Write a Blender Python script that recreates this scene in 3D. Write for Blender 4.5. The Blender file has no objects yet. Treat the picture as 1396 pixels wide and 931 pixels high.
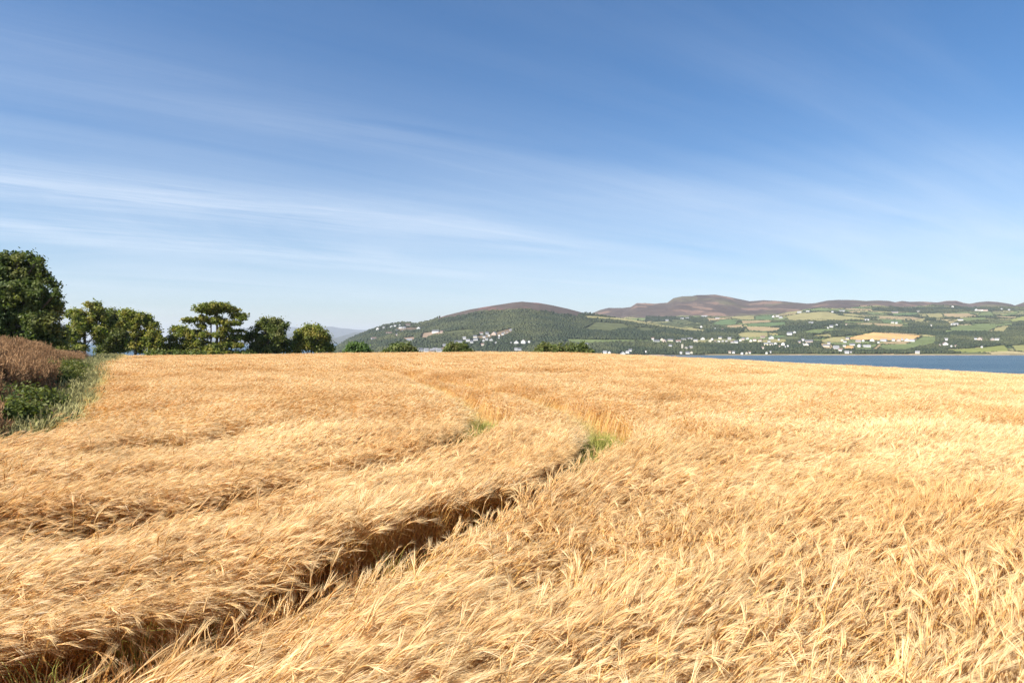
import bpy, bmesh, math, random
import numpy as np
from math import radians as R, sin, cos, pi
from mathutils import Vector, Matrix

S = bpy.context.scene
COL = S.collection
# ------------------------------------------------------------------ camera, light, exposure
CZ = 2.4                      # eye height above the field
F = 931.0                     # focal length in photo pixels (24 mm on 36 mm at 1396 px)
cam = bpy.data.cameras.new('camera'); co = bpy.data.objects.new('camera', cam); COL.objects.link(co)
cam.lens = 24.0; cam.sensor_width = 36.0; cam.clip_start = 0.1; cam.clip_end = 90000
co.location = (0, 0, CZ); co.rotation_euler = (R(90), 0, 0)
S.camera = co
SUN_AZ, SUN_EL = R(236), R(44)     # clockwise from +Y: from the left, a little behind the camera
W = bpy.data.worlds.new('World'); S.world = W; W.use_nodes = True
SUN_STRENGTH, SKY_STRENGTH, EXPOSURE = 5.0, 0.066, 1.07
sun = bpy.data.lights.new('sun', 'SUN'); so = bpy.data.objects.new('sun', sun); COL.objects.link(so)
sun.energy = SUN_STRENGTH; sun.angle = R(0.5); sun.color = (1.0, 0.945, 0.86)
sd = Vector((sin(SUN_AZ)*cos(SUN_EL), cos(SUN_AZ)*cos(SUN_EL), sin(SUN_EL)))
so.rotation_euler = (-sd).to_track_quat('-Z', 'Y').to_euler()
S.view_settings.view_transform = 'Standard'; S.view_settings.look = 'None'
S.view_settings.exposure = EXPOSURE; S.view_settings.gamma = 1.0
S.view_settings.use_curve_mapping = False
S.render.engine = 'CYCLES'
try:
    S.cycles.max_bounces = 8; S.cycles.diffuse_bounces = 4; S.cycles.transmission_bounces = 4
    S.cycles.transparent_max_bounces = 4; S.cycles.volume_bounces = 0
    S.cycles.use_adaptive_sampling = True; S.cycles.adaptive_threshold = 0.004
    S.cycles.use_denoising = True; S.cycles.denoising_prefilter = 'NONE'
except Exception: pass

# ------------------------------------------------------------------ node helpers
class NT:
    def __init__(s, nt): s.nt = nt; s.nt.nodes.clear()
    def n(s, t, **k):
        nd = s.nt.nodes.new(t)
        for a, v in k.items():
            if a.startswith('i_'):
                key = a[2:]; key = int(key) if key.isdigit() else key.replace('_', ' ')
                nd.inputs[key].default_value = v
            else: setattr(nd, a, v)
        return nd
    def l(s, a, b): s.nt.links.new(a, b)
    def math(s, op, a, b=None, c=None, clamp=False):
        nd = s.nt.nodes.new('ShaderNodeMath'); nd.operation = op; nd.use_clamp = clamp
        for i, v in enumerate((a, b, c)):
            if v is None: continue
            if isinstance(v, (int, float)): nd.inputs[i].default_value = v
            else: s.l(v, nd.inputs[i])
        return nd.outputs[0]
    def ramp(s, f, pts):
        nd = s.nt.nodes.new('ShaderNodeValToRGB'); e = nd.color_ramp.elements
        while len(e) < len(pts): e.new(0.5)
        for k, (p, c) in enumerate(pts):
            e[k].position = p; e[k].color = (*c, 1) if len(c) == 3 else c
        s.l(f, nd.inputs[0]); return nd.outputs[0]
    def mix(s, f, a, b, blend='MIX'):
        nd = s.nt.nodes.new('ShaderNodeMix'); nd.data_type = 'RGBA'; nd.blend_type = blend
        for v, k in ((f, 0), (a, 6), (b, 7)):
            if isinstance(v, (int, float)): nd.inputs[k].default_value = v
            elif isinstance(v, tuple): nd.inputs[k].default_value = (*v, 1)
            else: s.l(v, nd.inputs[k])
        return nd.outputs[2]
    def noise(s, vec, scale, detail=3, rough=0.5, dist=0.0):
        nd = s.n('ShaderNodeTexNoise', i_Scale=scale, i_Detail=detail, i_Roughness=rough, i_Distortion=dist)
        if vec is not None: s.l(vec, nd.inputs['Vector'])
        return nd.outputs[0]

# ------------------------------------------------------------------ sky: Nishita with thin cirrus
t = NT(W.node_tree)
sky = t.n('ShaderNodeTexSky', sky_type='NISHITA', sun_disc=False, sun_elevation=SUN_EL, sun_rotation=SUN_AZ,
          altitude=0.0, air_density=1.0, dust_density=0.3, ozone_density=4.0)
tc = t.n('ShaderNodeTexCoord')
sep = t.n('ShaderNodeSeparateXYZ'); t.l(tc.outputs['Generated'], sep.inputs[0])
zz = t.math('ADD', t.math('MAXIMUM', sep.outputs[2], 0.0), 0.06)
px = t.math('DIVIDE', sep.outputs[0], zz); py = t.math('DIVIDE', sep.outputs[1], zz)
CA = R(34)    # run of the streaks over the ground plane
u_ = t.math('ADD', t.math('MULTIPLY', px, cos(CA)), t.math('MULTIPLY', py, sin(CA)))
v_ = t.math('SUBTRACT', t.math('MULTIPLY', py, cos(CA)), t.math('MULTIPLY', px, sin(CA)))
def cv(su, sv, o):
    c = t.n('ShaderNodeCombineXYZ'); t.l(t.math('MULTIPLY', u_, su), c.inputs[0]); t.l(t.math('MULTIPLY', v_, sv), c.inputs[1]); c.inputs[2].default_value = o
    return c.outputs[0]
broad = t.ramp(t.noise(cv(.10, .42, 3.3), 1, 3, .5, .3), [(.40, (0, 0, 0)), (.72, (1, 1, 1))])
wisp = t.ramp(t.noise(cv(.16, 1.5, 8.1), 1, 7, .62, .5), [(.38, (0, 0, 0)), (.80, (1, 1, 1))])
fine = t.ramp(t.noise(cv(.42, 3.6, 1.7), 1, 8, .68, 1.2), [(.32, (.15,)*3), (.70, (1, 1, 1))])
veil = t.ramp(t.noise(cv(.12, .16, 5.9), 1, 4, .55, .2), [(.35, (0, 0, 0)), (.75, (1, 1, 1))])
def band(v0, wd, a):     # one long streak of cirrus, at a place of its own across the wind
    d = t.math('DIVIDE', t.math('SUBTRACT', t.math('ADD', v_, t.math('MULTIPLY', t.math('SUBTRACT', t.noise(cv(.35, .3, v0), 1, 3), .5), 1.0)), v0), wd)
    return t.math('MULTIPLY', t.math('EXPONENT', t.math('MULTIPLY', t.math('MULTIPLY', d, d), -1.0)), a)
bands = t.math('ADD', t.math('ADD', band(5.25, .42, .58), band(4.0, .44, .50)), band(2.5, .36, .26))
bands = t.math('MULTIPLY', bands, fine)
bands = t.math('MULTIPLY', bands, t.ramp(t.math('ADD', t.math('MULTIPLY', u_, .09), .30), [(.0, (1, 1, 1)), (.36, (1, 1, 1)), (.62, (.25,)*3), (1.0, (.1,)*3)]))
low = t.math('MULTIPLY', t.ramp(t.noise(cv(.22, .5, 4.4), 1, 6, .6, .8), [(.32, (0, 0, 0)), (.7, (1, 1, 1))]), t.ramp(sep.outputs[2], [(.0, (.3,)*3), (.06, (.8,)*3), (.13, (1, 1, 1)), (.26, (0, 0, 0))]))
cl = t.math('MULTIPLY', t.math('MULTIPLY', broad, wisp), .5)
cl = t.math('ADD', cl, bands)
cl = t.math('ADD', cl, t.math('MULTIPLY', veil, .14)); cl = t.math('ADD', cl, t.math('MULTIPLY', low, .46))
cl = t.math('MULTIPLY', cl, t.ramp(sep.outputs[2], [(.0, (.0,)*3), (.07, (.9,)*3), (.20, (1, 1, 1)), (.27, (.6,)*3), (.42, (.25,)*3)]), clamp=True)
cl = t.math('MULTIPLY', cl, .95, clamp=True)
hs_ = t.n('ShaderNodeHueSaturation', i_Saturation=1.27, i_Value=1.0); t.l(sky.outputs[0], hs_.inputs['Color'])
skyc = t.mix(cl, t.mix(1.0, hs_.outputs[0], (1.04, .98, 1.0), 'MULTIPLY'), (6.9, 7.5, 8.2))
bg = t.n('ShaderNodeBackground'); bg.inputs[1].default_value = SKY_STRENGTH
t.l(skyc, bg.inputs[0])
wo = t.n('ShaderNodeOutputWorld'); t.l(bg.outputs[0], wo.inputs[0])

# ------------------------------------------------------------------ numpy noise
def _h(ix, iy, seed):
    n = (ix.astype(np.int64)*374761393 + iy.astype(np.int64)*668265263 + seed*982451653) & 0x7fffffff
    n = ((n ^ (n >> 13))*1274126177) & 0x7fffffff
    return ((n ^ (n >> 16)) & 0xffff)/65535.0
def vnoise(x, y, seed=0):
    x = np.asarray(x, float); y = np.asarray(y, float)
    ix = np.floor(x); iy = np.floor(y); fx = x-ix; fy = y-iy
    fx = fx*fx*(3-2*fx); fy = fy*fy*(3-2*fy)
    a = _h(ix, iy, seed); b = _h(ix+1, iy, seed); c = _h(ix, iy+1, seed); d = _h(ix+1, iy+1, seed)
    return (a*(1-fx)+b*fx)*(1-fy)+(c*(1-fx)+d*fx)*fy
def fbm(x, y, seed=0, o=4, g=.5):
    s = 0; a = 1; tot = 0
    for k in range(o):
        s = s+a*(vnoise(x*2**k, y*2**k, seed+k*17)-.5); tot += a; a *= g
    return s/tot*2      # about -1..1
def sstep(a, b, x):
    q = np.clip((x-a)/(b-a), 0, 1); return q*q*(3-2*q)
def softplus(x, s):
    return s*np.logaddexp(0, x/s)

# ------------------------------------------------------------------ mesh helpers
def mesh_np(name, verts, faces, mat=None, smooth=False, tint=None):
    """verts (n,3); faces (m,3) or (m,4) arrays, or a list of such arrays"""
    me = bpy.data.meshes.new(name)
    fl = faces if isinstance(faces, list) else [faces]
    fl = [np.asarray(f, np.int32) for f in fl if len(f)]
    verts = np.asarray(verts, np.float32)
    me.vertices.add(len(verts)); me.vertices.foreach_set('co', verts.ravel())
    nl = sum(f.size for f in fl); nf = sum(len(f) for f in fl)
    me.loops.add(nl); me.polygons.add(nf)
    me.loops.foreach_set('vertex_index', np.concatenate([f.ravel() for f in fl]))
    tot = np.concatenate([np.full(len(f), f.shape[1]) for f in fl]).astype(np.int32)
    st = np.concatenate([[0], np.cumsum(tot)[:-1]]).astype(np.int32)
    me.polygons.foreach_set('loop_start', st)
    if smooth: me.polygons.foreach_set('use_smooth', np.ones(nf, bool))
    me.update(calc_edges=True)
    if tint is not None:
        tn = np.asarray(tint, np.float32)
        if tn.shape[1] == 3: tn = np.concatenate([tn, np.ones((len(tn), 1), np.float32)], 1)
        at = me.color_attributes.new('tint', 'FLOAT_COLOR', 'POINT'); at.data.foreach_set('color', tn.ravel())
    if mat: me.materials.append(mat)
    return me
def link(name, me, parent=None, loc=None):
    o = bpy.data.objects.new(name, me); COL.objects.link(o)
    if parent: o.parent = parent
    if loc is not None: o.location = loc
    return o
def tag(o, label=None, cat=None, group=None, kind=None):
    if label: o['label'] = label
    if cat: o['category'] = cat
    if group: o['group'] = group
    if kind: o['kind'] = kind
    return o
def empty(name, loc, rz=0):
    o = bpy.data.objects.new(name, None); COL.objects.link(o); o.location = loc; o.rotation_euler = (0, 0, rz)
    return o

# ------------------------------------------------------------------ materials
def mat(name):
    m = bpy.data.materials.new(name); m.use_nodes = True
    return m, NT(m.node_tree)
def plain(name, col, rough=.8, var=.12, scale=.6):
    m, t = mat(name)
    g = t.n('ShaderNodeNewGeometry')
    f = t.noise(g.outputs['Position'], scale, 4, .6)
    c = t.mix(f, tuple(x*(1-var) for x in col), tuple(min(1, x*(1+var)) for x in col))
    p = t.n('ShaderNodeBsdfPrincipled', i_Roughness=rough); t.l(c, p.inputs['Base Color'])
    o = t.n('ShaderNodeOutputMaterial'); t.l(p.outputs[0], o.inputs[0]); return m
def leafmat(name, dark, light, trans=.3, warm=None, wscale=.35, objrand=.0):
    """foliage: every leaf has its own tint, whole boughs drift in hue"""
    m, t = mat(name)
    a = t.n('ShaderNodeAttribute', attribute_name='tint')
    s_ = t.n('ShaderNodeSeparateColor'); t.l(a.outputs['Color'], s_.inputs[0])
    c = t.mix(s_.outputs[0], dark, light)
    g = t.n('ShaderNodeNewGeometry')
    if warm:
        f = t.ramp(t.noise(g.outputs['Position'], wscale, 3, .6), [(.45, (0,)*3), (.68, (1,)*3)])
        c = t.mix(f, c, warm)
    if objrand:
        oi = t.n('ShaderNodeObjectInfo')
        k = t.math('ADD', t.math('MULTIPLY', oi.outputs['Random'], 2*objrand), 1-objrand)
        cc = t.n('ShaderNodeCombineColor')
        for q in range(3): t.l(k, cc.inputs[q])
        c = t.mix(1.0, c, cc.outputs[0], 'MULTIPLY')
    p = t.n('ShaderNodeBsdfPrincipled', i_Roughness=.55); p.inputs['Specular IOR Level'].default_value = .2
    t.l(c, p.inputs['Base Color'])
    tr = t.n('ShaderNodeBsdfTranslucent'); t.l(t.mix(1.0, c, (1.0, 1.15, .55), 'MULTIPLY'), tr.inputs[0])
    mx = t.n('ShaderNodeMixShader'); mx.inputs[0].default_value = trans
    t.l(p.outputs[0], mx.inputs[1]); t.l(tr.outputs[0], mx.inputs[2])
    o = t.n('ShaderNodeOutputMaterial'); t.l(mx.outputs[0], o.inputs[0]); return m
BARK = plain('bark', (.075, .06, .045), .9, .35, 6)

# straw: tint.r runs stem 0 .. ear .5 .. awn 1, tint.g is the plant's own shade, tint.b the height above ground
def strawmat():
    m, t = mat('ripe_barley')
    a = t.n('ShaderNodeAttribute', attribute_name='tint')
    s_ = t.n('ShaderNodeSeparateColor'); t.l(a.outputs['Color'], s_.inputs[0])
    c = t.ramp(s_.outputs[0], [(.0, (.50, .30, .085)), (.25, (.62, .39, .125)), (.5, (.70, .44, .17)), (.75, (.86, .66, .36)), (1.0, (.93, .77, .48))])
    g = t.n('ShaderNodeNewGeometry')
    shade = t.math('ADD', t.math('MULTIPLY', s_.outputs[1], .40), .78)
    big = t.ramp(t.noise(g.outputs['Position'], .22, 5, .62, .6), [(.36, (.88, .77, .60)), (.60, (1.04, 1.05, 1.04))])
    med = t.ramp(t.noise(g.outputs['Position'], 1.6, 3, .6), [(.3, (.88, .82, .74)), (.65, (1.05, 1.04, 1.02))])
    cc = t.n('ShaderNodeCombineColor')
    for q in range(3): t.l(shade, cc.inputs[q])
    c = t.mix(1.0, c, cc.outputs[0], 'MULTIPLY'); c = t.mix(1.0, c, big, 'MULTIPLY'); c = t.mix(1.0, c, med, 'MULTIPLY')
    p = t.n('ShaderNodeBsdfPrincipled', i_Roughness=.42); p.inputs['Specular IOR Level'].default_value = .5
    t.l(c, p.inputs['Base Color'])
    tr = t.n('ShaderNodeBsdfTranslucent'); t.l(t.mix(1.0, c, (1.0, .93, .80), 'MULTIPLY'), tr.inputs[0])
    mx = t.n('ShaderNodeMixShader'); mx.inputs[0].default_value = .36
    t.l(p.outputs[0], mx.inputs[1]); t.l(tr.outputs[0], mx.inputs[2])
    o = t.n('ShaderNodeOutputMaterial'); t.l(mx.outputs[0], o.inputs[0]); return m
STRAW = strawmat()

# ------------------------------------------------------------------ the field's shape
SEA_Z = CZ-45.0
def ground_z(X, Y):
    X = np.asarray(X, float); Y = np.asarray(Y, float)
    z = -.05*softplus(X-9, 5.0) - .0125*softplus(-X-6, 5.0) + .03
    z = z - .17*np.clip(Y/110, 0, 1)**2
    d = np.clip(Y-108, 0, None)
    z = z - np.where(d < 30, .0028*d*d, 2.52+.168*(d-30))
    z = z + .07*fbm(X/9.0, Y/9.0, 5, 2)*sstep(6, 14, Y)
    d2 = np.clip(-Y-60, 0, None); z = z-.03*d2
    d3 = np.clip(np.abs(X)-260, 0, None); z = z-.05*d3
    return np.maximum(z, SEA_Z-1.5)
EDGE = np.array([(-7.5, -30), (-8.2, 6), (-8.9, 11), (-9.3, 12.9), (-9.75, 14.5), (-11.1, 17.3), (-17.4, 28.3), (-33.5, 56), (-55, 95), (-70, 122), (-110, 180)], float)
def edge_x(Y): return np.interp(Y, EDGE[:, 1], EDGE[:, 0])
VERGE = np.array([(-30, .3), (13, .3), (15, .35), (18, .6), (28, .95), (40, 1.3), (60, 2.2), (95, 3.0), (170, 3.4)])
def foot_x(Y): return edge_x(Y)-np.interp(Y, VERGE[:, 0], VERGE[:, 1])
def bank_h(X, Y):
    d = foot_x(Y)-X          # metres into the hedge bank
    h = np.interp(Y, [-30, 8, 13, 28, 36, 46, 56, 66, 80, 110], [1.2, 1.3, 1.35, 1.4, 1.4, 1.3, 1.1, .7, .4, .2])
    pr = sstep(-.1, 3.0, d)*(1-.75*sstep(4.5, 8.5, d))
    return h*pr
def gz(X, Y):
    return ground_z(X, Y)+bank_h(X, Y)*(1+.16*fbm(np.asarray(X, float)/1.3, np.asarray(Y, float)/1.3, 9, 3))

# ------------------------------------------------------------------ the ground sheet
def graded(a, b, c0, w, n1, n2):
    core = np.linspace(c0-w, c0+w, n1)
    lo = c0-w-np.geomspace(w/n1*2, (c0-w)-a, n2); hi = c0+w+np.geomspace(w/n1*2, b-(c0+w), n2)
    return np.unique(np.concatenate([lo[::-1], core, hi]))
def grid_mesh(name, xs, ys, zf, m, tintf=None):
    X, Y = np.meshgrid(xs, ys); Z = zf(X, Y)
    v = np.stack([X.ravel(), Y.ravel(), Z.ravel()], 1)
    nx, ny = len(xs), len(ys)
    i = np.arange(ny-1)[:, None]*nx+np.arange(nx-1)[None, :]
    f = np.stack([i, i+1, i+1+nx, i+nx], -1).reshape(-1, 4)
    tn = tintf(X.ravel(), Y.ravel()) if tintf else None
    return mesh_np(name, v, f, m, True, tn)
m, t = mat('field_soil')
g = t.n('ShaderNodeNewGeometry')
a = t.n('ShaderNodeAttribute', attribute_name='tint'); s_ = t.n('ShaderNodeSeparateColor'); t.l(a.outputs['Color'], s_.inputs[0])
straw = t.ramp(t.noise(g.outputs['Position'], 14, 5, .7), [(.3, (.20, .12, .05)), (.55, (.38, .23, .09)), (.75, (.58, .39, .17))])
grass = t.ramp(t.noise(g.outputs['Position'], 5, 5, .7), [(.3, (.03, .045, .014)), (.7, (.09, .12, .035))])
c = t.mix(s_.outputs[0], straw, grass)
p = t.n('ShaderNodeBsdfPrincipled', i_Roughness=.9); t.l(c, p.inputs['Base Color'])
b = t.n('ShaderNodeBump', i_Strength=.6, i_Distance=.05); t.l(t.noise(g.outputs['Position'], 25, 4, .7), b.inputs['Height']); t.l(b.outputs[0], p.inputs['Normal'])
o = t.n('ShaderNodeOutputMaterial'); t.l(p.outputs[0], o.inputs[0]); SOIL = m
xs = graded(-2500, 2500, -15, 75, 360, 60); ys = graded(-700, 1400, 55, 75, 300, 50)
def soil_t(X, Y):
    g = np.where(X < edge_x(Y)-.1, 1.0, 0.0); g = np.maximum(g, (Y > 122)*1.0)
    return np.stack([g, g, g], 1)
tag(link('ground', grid_mesh('ground', xs, ys, gz, SOIL, soil_t)), kind='structure')

# ------------------------------------------------------------------ the lough
m, t = mat('sea_water')
g = t.n('ShaderNodeNewGeometry')
mp = t.n('ShaderNodeMapping'); mp.inputs['Scale'].default_value = (.0022, .012, 1); t.l(g.outputs['Position'], mp.inputs[0])
c = t.mix(t.ramp(t.noise(mp.outputs[0], 1.0, 4, .6), [(.35, (0,)*3), (.65, (1,)*3)]), (.026, .066, .100), (.060, .105, .135))
p = t.n('ShaderNodeBsdfPrincipled', i_Roughness=.32, i_IOR=1.33); t.l(c, p.inputs['Base Color'])
h = t.math('ADD', t.noise(g.outputs['Position'], .9, 3, .6), t.math('MULTIPLY', t.noise(g.outputs['Position'], .08, 4, .6), 4.0))
b = t.n('ShaderNodeBump', i_Strength=1.0, i_Distance=1.6); t.l(h, b.inputs['Height']); t.l(b.outputs[0], p.inputs['Normal'])
o = t.n('ShaderNodeOutputMaterial'); t.l(p.outputs[0], o.inputs[0]); SEA = m
v = [(-29800, -700, SEA_Z), (29800, -700, SEA_Z), (29800, 40800, SEA_Z), (-29800, 40800, SEA_Z)]
tag(link('sea', mesh_np('sea', v, np.array([[0, 1, 2, 3]]), SEA)), kind='structure')

# ------------------------------------------------------------------ the far shore and its hills
def pz(py, Y): return CZ-(py-465.5)/F*Y           # height that a sight line at picture height py has at distance Y
SH = 2205.0; YH = 3700.0; YB = 5000.0; YM = 6300.0
C1 = np.array([(380, 500), (430, 492), (450, 480), (462, 470.5), (478, 461), (496, 453.5), (512, 447.5), (526, 443), (545, 440), (552, 439.5), (566, 441.5), (586, 437.5), (600, 432.5), (609, 429.5), (640, 422), (676, 415.8), (700, 412.2), (712, 411), (735, 413), (752, 416), (775, 421), (792, 425.5), (802, 428), (830, 432), (870, 437), (900, 441), (930, 446), (960, 452), (1010, 460), (1060, 470), (1110, 482), (1200, 500), (1600, 520)])
C2 = np.array([(300, 500), (560, 490), (640, 470), (720, 445), (780, 432), (803, 429), (818, 423), (830, 420), (848, 420.5), (860, 419), (868, 413.5), (880, 413), (893, 414), (910, 413), (918, 407), (930, 404.5), (944, 404), (950, 402.5), (975, 402), (990, 404.5), (1005, 408), (1022, 411), (1040, 409.5), (1056, 410), (1075, 411.5), (1100, 414), (1112, 413.5), (1128, 410), (1142, 409), (1165, 409), (1180, 410), (1197, 409.3), (1212, 410), (1221, 412), (1230, 410.2), (1240, 411.5), (1262, 411.8), (1278, 412.5), (1290, 410.5), (1304, 410.5), (1314, 414), (1322, 414.8), (1335, 412), (1345, 411), (1360, 411.5), (1378, 414), (1384, 416), (1396, 412), (1420, 409), (1500, 412), (1600, 418)])
CB = np.array([(300, 500), (640, 476), (720, 455), (780, 446), (860, 438), (940, 433), (1000, 431), (1060, 428), (1120, 421.5), (1200, 424), (1260, 426), (1300, 424), (1396, 424), (1600, 428)])
def far_z(X, Y):
    P = X/Y*F+698
    c1 = np.interp(P, C1[:, 0], C1[:, 1]); c2 = np.interp(P, C2[:, 0], C2[:, 1]); cb = np.interp(P, CB[:, 0], CB[:, 1])
    z0 = SEA_Z-.6; sh = SH+40*fbm(X/500, X*0+3.3, 77, 3)*0+18*fbm(X/160, X*0+1.3, 78, 3)
    t1 = np.clip((Y-sh)/(YH-sh), 0, None)
    z1 = np.where(t1 <= 1, z0+(pz(c1, YH)-z0)*np.clip(t1, 0, 1)**.95, pz(c1, YH)-(Y-YH)*.22)
    tb = np.clip((Y-sh)/(YB-sh), 0, 1); zb = z0+(pz(cb, YB)-z0)*tb
    t2 = np.clip((Y-YB)/(YM-YB), 0, 1); zm = pz(cb, YB)+(pz(c2, YM)-pz(cb, YB))*t2**.9
    z2 = np.where(Y <= YB, zb, np.where(Y <= YM, zm, pz(c2, YM)-(Y-YM)*.2))
    near = sstep(0, 500, Y-sh)
    n1 = (9*fbm(X/330, Y/330, 31, 4)+3*fbm(X/90, Y/90, 35, 3))*near
    n2 = (8*fbm(X/420, Y/420, 41, 4)+26*sstep(YB-200, YB+500, Y)*(1-sstep(YM-250, YM, Y)*.9)*fbm(X/260, Y/420, 47, 4))*near
    return np.maximum(np.maximum(z1+n1*(1-.8*sstep(YH-300, YH, Y)), z2+n2), SEA_Z-3), z1 > z2
US = np.linspace(-.42, 1.02, 1150); YS = np.concatenate([np.linspace(2140, 2300, 14), np.geomspace(2306, 7600, 330)])
Ug, Yg = np.meshgrid(US, YS); Xg = Ug*Yg
Zg, H1g = far_z(Xg, Yg)
PYg = 465.5-(Zg-CZ)/Yg*F; PXg = Ug*F+698
MINY = np.minimum.accumulate(PYg, 0)
def far_at(px, py):
    """the point of the far shore that stands at that direction from the field"""
    j = int(round((((px-698)/F)-US[0])/(US[1]-US[0])))
    i = int(np.argmax(PYg[:, j] <= py)) if (PYg[:, j] <= py).any() else len(YS)-1
    i = max(i, 1)
    a, b = PYg[i-1, j], PYg[i, j]; k = 0 if a == b else min(1, max(0, (a-py)/(a-b)))
    Y = YS[i-1]+(YS[i]-YS[i-1])*k; X = (px-698)/F*Y
    return X, Y, float(far_z(np.array([X]), np.array([Y]))[0][0])
def inpoly(PX, PY, poly):
    r = np.zeros(PX.shape, bool); n = len(poly)
    for i in range(n):
        x1, y1 = poly[i]; x2, y2 = poly[(i+1) % n]
        if y1 == y2: continue
        c = ((y1 > PY) != (y2 > PY)) & (PX < (x2-x1)*(PY-y1)/(y2-y1)+x1)
        r ^= c
    return r
GRN = (.135, .165, .062); GRN2 = (.105, .150, .062); YEL = (.27, .24, .105); TAN = (.32, .24, .13); ORG = (.56, .345, .14)
OLV = (.095, .105, .045); BRN = (.17, .125, .08); WOOD = (.030, .040, .022); PAL = (.45, .40, .30); EARTH = (.27, .195, .135)
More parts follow.
